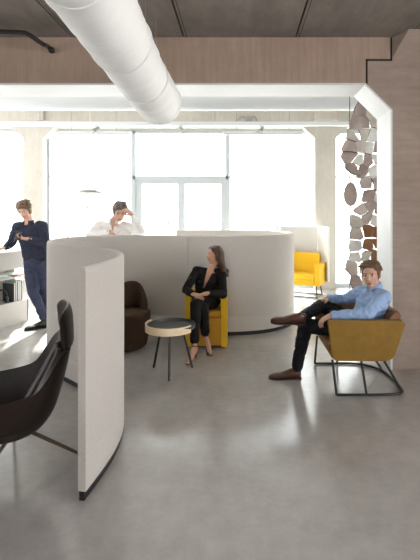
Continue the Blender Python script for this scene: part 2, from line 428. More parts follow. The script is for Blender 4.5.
# ------------------------------------------------------------------ overhead services
# big fabric duct running away from the camera
R0 = .205
axis = [(-.70, .2, 2.79), (-.765, 2.2, 2.775), (-.80, 3.3, 2.755), (-.80, 4.17, 2.735)]
du = thing('ventilation_duct', 'large white fabric air duct hanging diagonally under the concrete ceiling', 'duct', (-.85, 2.3, 2.53))
bm = BM()
path = catmull(axis, 26); n = len(path); rs = []
for i, p in enumerate(path):
    y = p.y; r = R0*(1+.012*math.sin(y*23)+.010*math.sin(y*41+1)) + (.012 if y > 3.6 else 0)
    rs.append([p+V((math.cos(t_)*r*(1+.012*math.sin(5*t_+y*6)), 0, math.sin(t_)*r*(1+.012*math.sin(4*t_+y*9)))) for t_ in [2*math.pi*k/48 for k in range(48)]])
for k in range(1, 9):    # domed end
    a = k/8*math.pi/2*.97; p = path[-1]+V((0, .16*math.sin(a), 0)); r = (R0+.012)*math.cos(a)
    rs.append([p+V((math.cos(t_)*r, 0, math.sin(t_)*r)) for t_ in [2*math.pi*k2/48 for k2 in range(48)]])
rings(bm, rs); build('duct_sleeve', bm, M['duct'], du, ang=80)
for y in (1.9, 2.75, 3.45, 4.13):
    bm = BM(); c_ = V((-.765-.035*(y-2.2)/1.1 if y < 3.3 else -.80, y, 2.775-.02*(y-2.2)/1.1 if y < 3.3 else 2.755-.02*(y-3.3)/.87))
    ring = [c_+V((math.cos(a)*(R0+.001+(.010 if y > 3.6 else 0)), .012*math.sin(3*a), math.sin(a)*(R0+.001+(.010 if y > 3.6 else 0)))) for a in [2*math.pi*k/40 for k in range(40)]]
    tube(bm, ring, .006, 8, closed=True); build('duct_seam', bm, M['duct'], du)
for y in (2.2, 3.55, 4.0):
    for dx in (-.0, ):
        bm = BM(); tube(bm, [(-.80+dx, y, 2.74+R0-.01), (-.80+dx, y, CEIL)], .0025, 6); build('hanging_wire', bm, M['lampmetal'], du)

# horizontal duct behind the portal
d2 = 6.5; z2 = 1.65+108.5*d2/F
pd = thing('pipe_duct', 'long white horizontal duct running across behind the white portal', 'duct', (-1, d2, z2-.11))
bm = BM(); tube(bm, [(-8.5, d2, z2), (3.2, d2, z2)], .108, 32); build('pipe', bm, M['metalw'], pd)
for x in (-6.5, -2.0, at(206, 0, d2).x, at(266, 0, d2).x, 2.4):
    bm = BM(); tube(bm, [(x-.02, d2, z2), (x+.02, d2, z2)], .113, 32); build('pipe_collar', bm, M['metalw'], pd)
for x in (-5, -1.5, 1.1):
    bm = BM(); tube(bm, [(x, d2, z2+.1), (x, d2, 4.15)], .006, 8); build('hanger', bm, M['lampmetal'], pd)

# cable trunking / lighting track in front of the facade
dt = 8.4; st = F/dt; zt_ = 1.65+88.5/st
tr = thing('lighting_track', 'long white ceiling lighting track running across above the windows', 'track', (0, dt, zt_-.03))
bm = BM(); box(bm, (-8.5, dt-.04, zt_-.035), (3.2, dt+.04, zt_+.03)); box(bm, (-8.5, dt-.055, zt_-.045), (3.2, dt+.055, zt_-.035)); build('rail', bm, M['metalw'], tr, smooth=False)
for x in (-7, -4, -.5, 2.6):
    bm = BM(); tube(bm, [(x, dt, zt_), (x, dt, 4.15)], .008, 8); build('hanger', bm, M['lampmetal'], tr)
def spot(px, label, rz):
    x = (px-VX)/st; b = V((x, dt, zt_-.045))
    t_ = thing('spotlight', label, 'spotlight', b, rz)
    bm = BM(); tube(bm, [b, b+V((0,0,-.06))], .012); box(bm, b+V((-.05,-.02,-.03)), b+V((.05,.02,0))); build('bracket', bm, M['metalw'], t_)
    bm = BM(); dr_ = V((math.sin(rz)*.7, -.45, -.55)).normalized(); q = b+V((0,0,-.06)); tube(bm, [q-dr_*.05, q+dr_*.02, q+dr_*.10, q+dr_*.12], [.03, .038, .052, .054], 16); build('lamp_head', bm, M['lampmetal'], t_)
spot(97, 'small white track spotlight above the left window, left of the duct end', -.7)
spot(181, 'small white track spotlight just below the rounded end of the big duct', .7)
spot(262, 'small white track spotlight above the right window', -.5)
# linear fluorescent fittings
def linear(px0, px1, py, label):
    d = 8.6; s_ = F/d; a, b_ = (px0-VX)/s_, (px1-VX)/s_; z = 1.65-(py-VY)/s_
    t_ = thing('linear_light', label, 'light fitting', ((a+b_)/2, d, z-.03))
    bm = BM(); box(bm, (a, d-.03, z-.012), (b_, d+.03, z+.03)); build('housing', bm, M['metalw'], t_, smooth=False)
    bm = BM(); tube(bm, [(a+.03, d, z-.028), (b_-.03, d, z-.028)], .016, 12); build('tube', bm, M['white'], t_)
    for x in (a+.3, b_-.3):
        bm = BM(); tube(bm, [(x, d, z+.02), (x, d, 4.15)], .006, 6); build('hanger', bm, M['lampmetal'], t_)
linear(57, 131, 133, 'long slim white linear light above the window left of the door')
linear(222, 304, 133, 'long slim white linear light above the window right of the door')
linear(-40, 14, 133, 'long slim white linear light at the far left edge')
# cable clamp on the lintel
b = at(248, 120, DC-.03)
bm = BM(); ell(bm, b, (.07,.05,.09)); tube(bm, catmull([b+V((-.25,-.0,-.02)), b+V((-.12,-.02,.07)), b, b+V((.14,-.02,.08)), b+V((.2,0,-.05))], 6), .012, 8)
tag(build('cable_clamp', bm, M['lampmetal'], None), 'small metal cable clamp fixed on the concrete lintel above the right window', 'clamp')
# black bent pipe under the ceiling
bm = BM()
pp = [V((-3.6, 4.0, 3.375)), V((-2.6, 4.0, 3.37)), V((-2.12, 4.0, 3.36)), V((-2.02, 4.02, 3.345)), V((-1.94, 4.12, 3.30)), at(47, 46, 4.28), at(52, 50.5, 4.385)]
tube(bm, catmull(pp, 6), .022, 14); 
for x in (-3.3, -2.3): tube(bm, [(x, 4.0, 3.37), (x, 4.0, CEIL-.001)], .012, 8)
e = at(51.5, 50, 4.37); ell(bm, e, (.033,.033,.033))
tag(build('steel_pipe', bm, M['pipe'], None), 'black bent steel pipe under the ceiling at upper left', 'pipe')
# disc pendant
c_ = at(90, 191.5, 7.6)
t_ = thing('pendant_lamp', 'flat grey disc pendant lamp hanging in front of the left window', 'lamp', (c_.x, c_.y, c_.z-.03))
bm = BM(); lathe(bm, [(0,.04),(.05,.04),(.14,.03),(.195,.0),(.2,-.025),(.19,-.03),(.1,-.01),(0,-.005)], c_, 32); build('lamp_shade', bm, M['lampmetal'], t_)
bm = BM(); tube(bm, [c_+V((0,0,.02)), (c_.x, c_.y, 4.15)], .0025, 6); build('cable', bm, M['white'], t_)

# ------------------------------------------------------------------ the winding felt partition
P = 1.335
ctrl = [(-.905,2.40),(-.875,2.62),(-.862,2.86),(-.885,3.10),(-.955,3.34),(-1.09,3.56),(-1.30,3.76),(-1.54,3.97),(-1.79,4.19),(-2.0,4.42),(-2.13,4.72),(-2.19,5.05),(-2.14,5.36),(-1.92,5.62),(-1.55,5.72),(-1.1,5.70),(-.6,5.65),(-.17,5.62),(.22,5.69),(.52,5.86),(.73,6.12),(.80,6.45),(.74,6.82),(.52,7.15),(.1,7.38),(-.45,7.46),(-.9,7.44),(-1.12,7.38)]
path = catmull([(x, y, 0) for x, y in ctrl], 10)
cum = [0]
for a, b_ in zip(path[:-1], path[1:]): cum.append(cum[-1]+(b_-a).length)
def offs(i, o):
    a = path[max(i-1, 0)]; b_ = path[min(i+1, len(path)-1)]; d = (b_-a).normalized(); return path[i]+V((-d.y, d.x, 0))*o
pw = thing('partition_wall', 'low winding pale grey felt partition with black base, curving through the room', 'partition', (-1.3, 3.76, 0))
def near_idx(x, y): return min(range(len(path)), key=lambda i: (path[i]-V((x, y, 0))).length)
cuts = [0, near_idx(-1.46,3.9), near_idx(-2.19,5.05), near_idx((189.5-240)/74.5, 5.64), near_idx(.79,6.3), near_idx(-.45,7.46), len(path)-1]
T = .047
def wall_seg(bm, i0, i1, prof, e0, e1):
    rs = []
    ids = list(range(i0, i1+1))
    for k, i in enumerate(ids):
        q0 = offs(i, 0); 
        sh = V((0,0,0))
        if k == 0: sh = (path[i+1]-path[i]).normalized()*e0
        if k == len(ids)-1: sh = (path[i-1]-path[i]).normalized()*e1
        rs.append([offs(i, o)+V((0,0,z))+sh for o, z in prof])
    rings(bm, rs)
h = T/2
top = [(h, .256), (h, P-.02), (h-.006, P-.006), (h-.018, P), (-h+.018, P), (-h+.006, P-.006), (-h, P-.02), (-h, .256)]
low = [(h, .052), (h, .250), (h-.004, .2535), (-h+.004, .2535), (-h, .250), (-h, .052)]
bas = [(h-.008, 0), (h-.008, .052), (-h+.008, .052), (-h+.008, 0)]
mid = [(h-.005, .25), (h-.005, .26), (-h+.005, .26), (-h+.005, .25)]
for a, b_ in zip(cuts[:-1], cuts[1:]):
    bm = BM(); wall_seg(bm, a, b_, top, .0015, .0015); build('panel', bm, M['felt'], pw, ang=60)
    bm = BM(); wall_seg(bm, a, b_, low, .0015, .0015); build('skirting_panel', bm, M['felt'], pw, ang=60)
    bm = BM(); wall_seg(bm, a, b_, bas, .0, .0); build('plinth', bm, M['black'], pw, ang=60)

# ------------------------------------------------------------------ seating
def wood_lounge():
    """dark brown shell lounge chair at the left edge, turned to the left, cut by the frame"""
    b = V((-1.13, 2.74, 0)); t_ = thing('lounge_chair', 'dark brown shell lounge chair with headrest at left edge of frame', 'chair', b)
    # shell: sections along v (depth from near arm to far arm) x u (seat front -> up the back)
    def sec(v):   # v in -1..1 : near..far
        y = 2.74+.31*v
        e = abs(v)
        rise = e**3
        # profile points going from the front lip (left) to top of back (right)
        xo = .0
        base = [(-2.05,.34),(-1.80,.30),(-1.58,.255),(-1.42,.25),(-1.30,.295),(-1.215,.40),(-1.165,.55),(-1.13,.70),(-1.115,.81)]
        armt = [(-2.05,.54),(-1.80,.55),(-1.58,.56),(-1.44,.57),(-1.33,.595),(-1.26,.67),(-1.195,.77),(-1.15,.81),(-1.125,.815)]
        out = []
        for (x0, z0), (x1, z1) in zip(base, armt):
            x = x0+(x1-x0)*rise; z = z0+(z1-z0)*rise
            yy = y*1.0
            if z0 > .4: yy = 2.74+(y-2.74)*(1-(z0-.4)*.5)
            out.append(V((x, yy, z)))
        return catmull(out, 4)
    vs = [-1+2*k/24 for k in range(25)]
    grid = [sec(v) for v in vs]
    bm = BM(); G = [[bm.verts.new(p) for p in r] for r in grid]
    for i in range(len(G)-1):
        for k in range(len(G[0])-1): bm.faces.new((G[i][k], G[i+1][k], G[i+1][k+1], G[i][k+1]))
    bm.normal_update()
    bmesh.ops.solidify(bm, geom=bm.faces[:], thickness=.022)
    build('shell', bm, M['brownfab'], t_, ang=60)
    # seat cushion
    bm = BM(); ell(bm, (-1.66, 2.74, .345), (.36, .245, .055)); box(bm, (-1.95, 2.53, .31), (-1.40, 2.95, .375)); build('seat', fuse(bm, .012, 4), M['brownfab'], t_)
    # back pad
    bm = BM(); caps(bm, [(-1.33,2.6,.44),(-1.235,2.62,.62),(-1.175,2.66,.76)], [.05,.045,.03]); caps(bm, [(-1.33,2.88,.44),(-1.235,2.86,.62),(-1.175,2.82,.76)], [.05,.045,.03]); caps(bm, [(-1.34,2.74,.44),(-1.245,2.74,.62),(-1.18,2.74,.78)], [.06,.05,.035])
    build('back_pad', fuse(bm, .012, 6), M['brownfab'], t_)
    # headrest: winged pad on top of the shell
    rs = []
    for k in range(17):
        a = -1+2*k/16; yv = 2.74+.25*a; xo = -.055*a*a; zl_ = .80+.02*(abs(a)**4); zh_ = 1.055-.05*abs(a)**5
        rs.append([V((-1.115+xo+.020*math.cos(q)*(1-.35*abs(a)**6)-.03*math.sin(q)*.4, yv, (zl_+zh_)/2+(zh_-zl_)/2*math.copysign(abs(math.sin(q))**.6, math.sin(q)))) for q in [2*math.pi*j/28 for j in range(28)]])
    bm = BM(); rings(bm, rs); build('headrest', bm, M['brownfab'], t_, ang=70)
    rot = math.radians(25); dst = V((-1.135, 2.765, 0))
    def inv(p): return V((-1.13,2.74,0))+Matrix.Rotation(-rot, 3, 'Z') @ (V(p)-dst)
    hub = V((-1.44, 2.72, .265))
    for q in (V((-1.075, 2.84, .012)), V((-1.55, 2.30, .012)), V((-1.95, 2.60, .012)), V((-1.70, 3.15, .012))):
        bm = BM(); tube(bm, [inv(hub), inv(hub+(q-hub)*.12), inv(q)], [.014, .013, .010], 10); build('leg', bm, M['walnut'], t_)
    bm = BM(); tube(bm, [inv(hub+V((0,0,-.02))), inv(hub+V((0,0,.03)))], [.04,.05], 16); build('hub', bm, M['pipe'], t_)
    t_.location = (dst.x, dst.y, 0); t_.rotation_euler = (0, 0, rot)
wood_lounge()

def tub_chair():
    b = V((-1.376, 5.13, 0)); t_ = thing('tub_chair', 'round dark brown upholstered tub chair beside the partition, empty', 'chair', b)
    bm = BM(); lathe(bm, [(0,.02),(.215,.02),(.235,.04),(.262,.2),(.275,.38),(.272,.43),(.25,.455),(.0,.46)], b, 48); build('seat', bm, M['brownsoft'], t_, ang=50)
    bm = BM(); lathe(bm, [(0,0),(.19,0),(.19,.02),(0,.02)], b, 32); build('base', bm, M['black'], t_)
    bm = BM(); rs = []
    for k in range(33):
        a = math.radians(22+136*k/32); e = abs(k/32*2-1); hgt = .775-.24*e**2.6
        ring = []
        for j in range(24):
            q = 2*math.pi*j/24; f_ = (1+math.sin(q))/2
            z = .44+(hgt-.44)*f_; r = .205+.045*math.cos(q)+.015*f_*(1-e)
            ring.append(b+V((r*math.cos(a), r*math.sin(a), z)))
        rs.append(ring)
    rings(bm, rs); build('backrest', bm, M['brownsoft'], t_, ang=70)
tub_chair()

def yellow_chair():
    c = V((-.412, 5.27, 0)); t_ = thing('armchair', 'yellow tub armchair against the partition with a woman sitting in it', 'chair', c)
    # wraparound shell
    def arc(ri, z0, z1, th, name, m, dz=0):
        pts = []
        w = .253-th/2
        pl = [V((-w,-.20,0))]+[V((-w,-.05,0)), V((-w,.08,0))]+[V((w*math.cos(a), .08+.16*math.sin(a), 0)) for a in [math.pi-math.pi*k/12 for k in range(1,12)]]+[V((w,.08,0)), V((w,-.05,0)), V((w,-.20,0))]
        bm = BM(); rs = []
        for i, p in enumerate(pl):
            a = pl[max(i-1,0)]; b_ = pl[min(i+1, len(pl)-1)]; d = (b_-a).normalized(); nrm = V((-d.y, d.x, 0))
            rs.append([c+p+nrm*o+V((0,0,z)) for o, z in [(th/2,z0),(th/2,z1-.015),(th/2-.012,z1),(-th/2+.012,z1),(-th/2,z1-.015),(-th/2,z0)]])
        rings(bm, rs); return build(name, bm, m, t_, ang=50, bevel=0)
    arc(0, .02, .66, .07, 'shell', M['yellow'])
    bm = BM(); box(bm, c+V((-.181,-.195,.03)), c+V((.181,.16,.37))); build('seat_base', bm, M['orange'], t_, bevel=.012)
    bm = BM(); box(bm, c+V((-.180,-.20,.372)), c+V((.180,.16,.455))); build('seat', bm, M['orange'], t_, bevel=.025, segs=4)
    for x in (-.21,.21):
        for y in (-.15,.12):
            bm = BM(); tube(bm, [c+V((x,y,0)), c+V((x,y,.025))], .018); build('foot', bm, M['black'], t_)
yellow_chair()

def side_table():
    c = V((-.715, 4.31, 0)); t_ = thing('side_table', 'small round side table, dark top in pale oak ring, three black legs', 'table', c)
    bm = BM(); lathe(bm, [(0,.470),(.225,.470),(.235,.476),(.243,.505),(.246,.505),(.241,.466),(.225,.458),(0,.458)], c+V((.012,.0,0)), 64); build('table_top', bm, M['tabletop'], t_)
    bm = BM(); lathe(bm, [(.2465,.446),(.2465,.520),(.2535,.520),(.2535,.446)], c, 60, a0=math.radians(150), a1=math.radians(333)); build('wooden_band', bm, M['oak'], t_, ang=40)
    for q in (at(169.2, 381, 4.10), at(153.7, 367.5, 4.46), at(192.3, 367.5, 4.46)):
        q = V((q.x, q.y, 0)); tp = c+(q-c)*.52; tp.z = .458
        bm = BM(); tube(bm, [q+V((0,0,.0)), tp], .0125, 12); build('leg', bm, M['pipe'], t_)
side_table()

def mustard_chair():
    y0, y1 = 3.765, 4.56
    t_ = thing('armchair', 'mustard leather armchair on black sled frame with a man sitting in it', 'chair', (1.12, 4.16, 0))
    prof = [(.80,.675),(.792,.655),(.835,.335),(.862,.313),(1.32,.313),(1.36,.33),(1.39,.37),(1.478,.625),(1.482,.652),(1.455,.675)]
    for y, nm in ((y0, 'side_panel'), (y1-.05, 'side_panel')):
        bm = BM(); prism(bm, [(x, y, z) for x, z in prof], (0,.05,0)); o = build(nm, bm, M['mustard'], t_, bevel=.008, segs=3)
        if y > 4: o['label'] = 'far side panel, tan inside'; 
    bm = BM(); prism(bm, [(1.32, y0+.052, .318), (1.375, y0+.052, .345), (1.475, y0+.052, .64), (1.46, y0+.052, .672), (1.42, y0+.052, .672), (1.30, y0+.052, .33)], (0, y1-y0-.104, 0)); build('backrest', bm, M['mustard'], t_, bevel=.006)
    bm = BM(); prism(bm, [(1.30, y0+.07, .42), (1.385, y0+.07, .44), (1.47, y0+.07, .70), (1.455, y0+.07, .735), (1.42, y0+.07, .735), (1.37, y0+.07, .68)], (0, y1-y0-.14, 0)); build('back_cushion', bm, M['tan'], t_, bevel=.025, segs=4)
    bm = BM(); box(bm, (.835, y0+.052, .318), (1.335, y1-.052, .37)); build('seat_base', bm, M['mustard'], t_, bevel=.006)
    bm = BM(); box(bm, (.812, y0+.056, .372), (1.36, y1-.056, .452)); build('seat', bm, M['tan'], t_, bevel=.025, segs=4)
    bm = BM(); box(bm, (.83, y0+.0515, .46), (1.40, y0+.062, .66)); build('arm_lining', bm, M['tan'], t_, bevel=.004); bm = BM(); box(bm, (.83, y1-.062, .46), (1.40, y1-.0515, .66)); build('arm_lining', bm, M['tan'], t_, bevel=.004)
    r = .0115; z = .0125
    yn, yf = 3.765, 4.545
    loop = [V((.865,yn,z)), V((1.15,yn,z)), V((1.38,yn+.01,z)), V((1.465,yn+.05,z)), V((1.495,yn+.13,z)), V((1.50,4.10,z)), V((1.47,4.33,z)), V((1.36,4.48,z)), V((1.2,yf,z)), V((1.0,yf,z)), V((.81,yf,z))]
    bm = BM(); tube(bm, catmull(loop, 8), r, 12); build('sled_rail', bm, M['pipe'], t_)
    for a, b_ in (((.865,yn,z), (.832,yn+.02,.32)), ((1.135,yn,z), (1.095,yn+.03,.315)), ((1.478,yn+.06,z), (1.30,yn+.05,.315)), ((.81,yf,z), (.83,yf-.03,.32)), ((1.05,yf,z), (1.06,yf-.03,.315)), ((1.47,4.36,z), (1.30,yf-.06,.315))):
        bm = BM(); tube(bm, [a, b_], r, 12); build('leg', bm, M['pipe'], t_)
mustard_chair()

def booth():
    t_ = thing('booth_sofa', 'yellow sofa with high white surrounding panels near the back windows', 'sofa', (1.3, 8.35, 0))
    def slab(p, q, z0, z1, th, name, m, bv=.01):
        p = V((*p, 0)); q = V((*q, 0)); d = (q-p).normalized(); nn = V((-d.y, d.x, 0))*th/2
        bm = BM(); prism(bm, [p+nn+V((0,0,z0)), p-nn+V((0,0,z0)), q-nn+V((0,0,z0)), q+nn+V((0,0,z0))], (0,0,z1-z0)); return build(name, bm, m, t_, bevel=bv)
    BLc = (.84, 8.83); BRc = (1.60, 8.76)
    slab(BLc, BRc, .28, 1.355, .045, 'back_panel', M['whitefelt'])
    slab((1.63, 8.745), (1.745, 8.26), .28, 1.355, .045, 'side_panel', M['whitefelt'])
    slab((.80, 8.80), (.70, 8.35), .28, 1.355, .045, 'side_panel', M['whitefelt'])
    r_ = V((.906,-.42,0)); f_ = V((-.42,-.906,0)); FR = V((1.50,7.93,0))
    def q(u, v, z): return FR - r_*u - f_*v + V((0,0,z))     # u leftwards, v backwards
    def blk(u0, u1, v0, v1, z0, z1, name, m, bv=.02):
        bm = BM(); prism(bm, [q(u0,v0,z0), q(u1,v0,z0), q(u1,v1,z0), q(u0,v1,z0)], (0,0,z1-z0)); return build(name, bm, m, t_, bevel=bv, segs=3)
    blk(.0,.10, 0,.50, .24,.645, 'armrest', M['yellow']); blk(.80,.90, 0,.50, .24,.645, 'armrest', M['yellow'])
    blk(.105,.795, .0,.50, .24,.345, 'seat_base', M['yellow'], .01); blk(.105,.795, -.005,.44, .35,.455, 'seat', M['yellow'])
    blk(.105,.795, .40,.52, .456,.83, 'backrest', M['yellow'])
    for u, v_ in ((.06,.05), (.84,.05), (.06,.45), (.84,.45)):
        bm = BM(); tube(bm, [q(u,v_,0.01), q(u+(.03 if u < .5 else -.03), v_+(.06 if v_ < .2 else -.06), .245)], .012, 10); build('leg', bm, M['pipe'], t_)
    bm = BM(); tube(bm, [q(.06,.05,.012), q(.84,.05,.012), q(.84,.45,.012), q(.06,.45,.012)], .010, 10, closed=True); build('sled_rail', bm, M['pipe'], t_)
M['whitefelt'] = mat('white_felt', (.70,.69,.67), .9, var=.04, vscale=90, bump=.25, bscale=220)
booth()

# ------------------------------------------------------------------ hanging screen of curved plates
def plate_screen():
    t_ = thing('plate_screen', 'tall hanging screen of overlapping rounded felt plates beside the portal', 'screen', (1.62, 5.75, 2.99))
    edge = [(115,357),(125,353),(140,351),(152,349),(163,347),(176,350),(188,344),(200,345),(212,352),(228,353),(240,355),(250,352),(262,353),(272,353),(286,358),(300,362)]
    def left(y):
        for (a, xa), (b_, xb) in zip(edge[:-1], edge[1:]):
            if a <= y <= b_: return xa+(xb-xa)*(y-a)/(b_-a)
        return 357
    rnd = random.Random(5)
    sites = [(351.0, 194.0)]
    y = 110.0; row = 0
    while y < 312:
        l = left(min(max(y, 115), 299)); x = l+rnd.uniform(1.5, 5.5)
        while x < 397:
            p = (x+rnd.uniform(-1.6,1.6), y+rnd.uniform(-3.0,3.0))
            if (p[0]-351)**2/12**2+(p[1]-194)**2/18**2 > 1: sites.append(p)
            x += 9.4+rnd.uniform(-1.3,1.3)
        y += 12.2; row += 1
    for i, (x, y) in enumerate(sites[:99]):
        big = i == 0
        if big: poly = [(x+7.2*math.cos(2*math.pi*j/12), y+12.8*math.sin(2*math.pi*j/12)) for j in range(12)]
        else:
            lm = rnd.uniform(.8,1.0); poly = [(x+10.5*lm*math.cos(2*math.pi*(j+lm)/6), y+13.5*lm*math.sin(2*math.pi*(j+lm)/6)) for j in range(6)]
            for k, (ox, oy) in enumerate(sites):
                if k == i or abs(ox-x) > 32 or abs(oy-y) > 40: continue
                w_ = .5 if k else .34
                mx, my = x+(ox-x)*w_, y+(oy-y)*w_; nx, ny = ox-x, oy-y; new = []
                for a in range(len(poly)):
                    p, q = poly[a], poly[(a+1) % len(poly)]
                    dp = (p[0]-mx)*nx+(p[1]-my)*ny; dq = (q[0]-mx)*nx+(q[1]-my)*ny
                    if dp <= 0: new.append(p)
                    if dp*dq < 0: f_ = dp/(dp-dq); new.append((p[0]+(q[0]-p[0])*f_, p[1]+(q[1]-p[1])*f_))
                poly = new
                if len(poly) < 3: break
            if len(poly) < 3: continue
            cl = [poly[0]]
            for p in poly[1:]:
                if abs(p[0]-cl[-1][0])+abs(p[1]-cl[-1][1]) > 1.0: cl.append(p)
            poly = cl
            if len(poly) < 3: continue
        cx = sum(p[0] for p in poly)/len(poly); cy = sum(p[1] for p in poly)/len(poly)
        d = 5.66+rnd.uniform(-.07,.09); s_ = F/d; c = at(cx, cy, d)
        sc = rnd.uniform(.88, 1.04)/s_
        yaw = rnd.uniform(-.5,.5) if not big else .1; pit = rnd.uniform(-.55,.55) if not big else 0
        mt = Matrix.Translation(c) @ Matrix.Rotation(yaw, 4, 'Z') @ Matrix.Rotation(pit, 4, 'X')
        kx = 1/math.cos(yaw); kz = 1/math.cos(pit); curv = rnd.uniform(2.0,4.5)*(1 if rnd.random() < .5 else -1); va = rnd.uniform(0, 3.14)
        outl = []
        for a in range(len(poly)):
            p, q = poly[a], poly[(a+1) % len(poly)]
            for u in range(3): outl.append(((p[0]+(q[0]-p[0])*u/3-cx)*sc*kx, -(p[1]+(q[1]-p[1])*u/3-cy)*sc*kz))
        bm = BM(); th = .011; lay = []
        for sgn in (-1, 1):
            cv = bm.verts.new(mt @ V((0, sgn*th, 0))); rr = []
            for f_ in (.34,.67,1.0):
                rr.append([bm.verts.new(mt @ V((px*f_, curv*((px*math.cos(va)+pz*math.sin(va))*f_)**2*1.0+sgn*th, pz*f_))) for px, pz in outl])
            nn = len(outl)
            for j in range(nn):
                bm.faces.new((cv, rr[0][j], rr[0][(j+1) % nn]))
                for a in range(2): bm.faces.new((rr[a][j], rr[a+1][j], rr[a+1][(j+1) % nn], rr[a][(j+1) % nn]))
            lay.append(rr[-1])
        for j in range(nn):
            f = bm.faces.new((lay[0][j], lay[1][j], lay[1][(j+1) % nn], lay[0][(j+1) % nn])); f.material_index = 1
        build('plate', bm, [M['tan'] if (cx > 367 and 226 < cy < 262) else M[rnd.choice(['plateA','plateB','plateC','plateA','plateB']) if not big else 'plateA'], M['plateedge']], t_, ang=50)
    # suspension cords and the portal fixing bar
    for x in (1.52, 1.72, 1.9):
        bm = BM(); tube(bm, [(x, 5.82, .45), (x, 5.82, 4.15)], .005, 6); build('cord', bm, M['pipe'], t_)
plate_screen()

# ------------------------------------------------------------------ shelf unit at the left
def shelf_unit():
    A = V(((27.3-240)/65.8, 6.38, 0)); B = V((-3.47, 5.62, 0)); d = (B-A).normalized(); nb = V((-abs(d.y), d.x*-1 if False else -abs(d.x)*-1, 0)).normalized()
    nb = V((d.y, -d.x, 0)); 
    if nb.x > 0: nb = -nb
    t_ = thing('shelf_unit', 'pale beige open shelving counter at the left edge, standing man leaning on it', 'shelf', A)
    Lh = 1.1; W = .42
    def blk(u0, u1, v0, v1, z0, z1, name, m, bv=.004):
        pts = [A+d*u0+nb*v0, A+d*u1+nb*v0, A+d*u1+nb*v1, A+d*u0+nb*v1]
        bm = BM(); prism(bm, [p+V((0,0,z0)) for p in pts], (0,0,z1-z0)); return build(name, bm, m, t_, bevel=bv)
    blk(0, Lh, 0, W, 1.045, 1.07, 'counter_top', M['unitwhite']); blk(.003, Lh, .004, .03, .815, 1.043, 'upper_panel', M['unitwhite'])
    blk(.003, Lh, W-.02, W, .03, 1.043, 'back_panel', M['unitwhite'])
    blk(.003, Lh, .0, W-.02, .675, .70, 'shelf', M['unitwhite']); blk(.003, Lh, .004, W-.022, .30, .325, 'shelf', M['unitwhite'])
    blk(.003, Lh, .0, .025, .0, .33, 'lower_panel', M['unitwhite'])
    blk(-.02, .0, .0, W, 0, .33, 'end_panel', M['unitdark']); blk(-.02, .0, .25, W, .33, 1.043, 'end_panel', M['unitwhite'])
    # things on the shelves
    def item(u, v, z, w, l, hh, rot, m, name, label, cat, group, lean=0):
        p = A+d*u+nb*v+V((0,0,z)); t2 = thing(name, label, cat, p, 0, group)
        ax = Matrix.Translation(p) @ Matrix.Rotation(math.atan2(d.y, d.x)+rot, 4, 'Z') @ Matrix.Rotation(lean, 4, 'Y')
        bm = BM(); box(bm, (-w/2,-l/2,0), (w/2,l/2,hh), ax); 
        build('cover', bm, m, t2, bevel=.0015)
        bm = BM()
        if hh > w: box(bm, (-w/2+.003,-l/2+.004,.004), (w/2-.003,l/2+.001,hh+.001), ax)
        else: box(bm, (-w/2-.001,-l/2+.002,.003), (w/2+.001,l/2-.002,hh-.003), ax)
        build('pages', bm, M['paper'], t2, smooth=False)
    for k, (u, m, wd, ht, nm) in enumerate([(.05,'teal',.03,.30,'teal'),(.09,'paper',.026,.31,'white'),(.125,'teal',.034,.29,'teal'),(.165,'bookgreen',.022,.31,'pale green'),(.20,'bookdark',.03,.27,'charcoal')]):
        lab = ['slim teal book at the right end of the lower shelf', 'white book second from the shelf end', 'wide teal book in the middle of the upright row', 'pale green book leaning beside the charcoal one', 'charcoal book at the left of the upright row'][k]
        item(u, .14, .326, wd, .21, ht, 0, M[m], 'book', lab, 'book', 'upright books on the lower shelf', 0)
    for k, (u, m, nm) in enumerate([(.14,'red','red magazine lying on the upper shelf nearest the end'),(.40,'bookgreen','pale green magazine lying flat on the upper shelf'),(.66,'red','red magazine at the far left of the upper shelf')]):
        item(u, .14, .701, .2, .24, .02, 0, M[m], 'magazine', nm, 'magazine', 'magazines lying on the upper shelf')
        if k < 2: item(u+.02, .15, .7215, .2, .23, .015, .2, M['bookgreen' if k == 0 else 'paper'], 'magazine', ['pale green magazine on top of the red one', 'white magazine on top of the pale green one'][k], 'magazine', 'magazines lying on the upper shelf')
    # dark shapes of unknown kind, given an invented headphone-like form
    for k, (u, v_, lb) in enumerate([(.33,.15,'black curved headphone-like object on the lower shelf beside the books'), (.52,.15,'black curved headphone-like object on the lower shelf at the frame edge')]):
        p = A+d*u+nb*v_+V((0,0,.326)); t2 = thing('dark_object', lb, 'dark_object', p, 0, 'black curved objects on the lower shelf')
        bm = BM(); tube(bm, [p+V((.085*math.cos(a), .02*math.sin(2*a), .05+.14*math.sin(a))) for a in [math.pi*q/14 for q in range(15)]], .012, 8); build('headband', bm, M['bookdark'], t2)
        for sx in (-1, 1):
            bm = BM(); ell(bm, p+V((sx*.08,0,.05)), (.03,.045,.05)); build('ear_cup', bm, M['black'], t2)
shelf_unit()

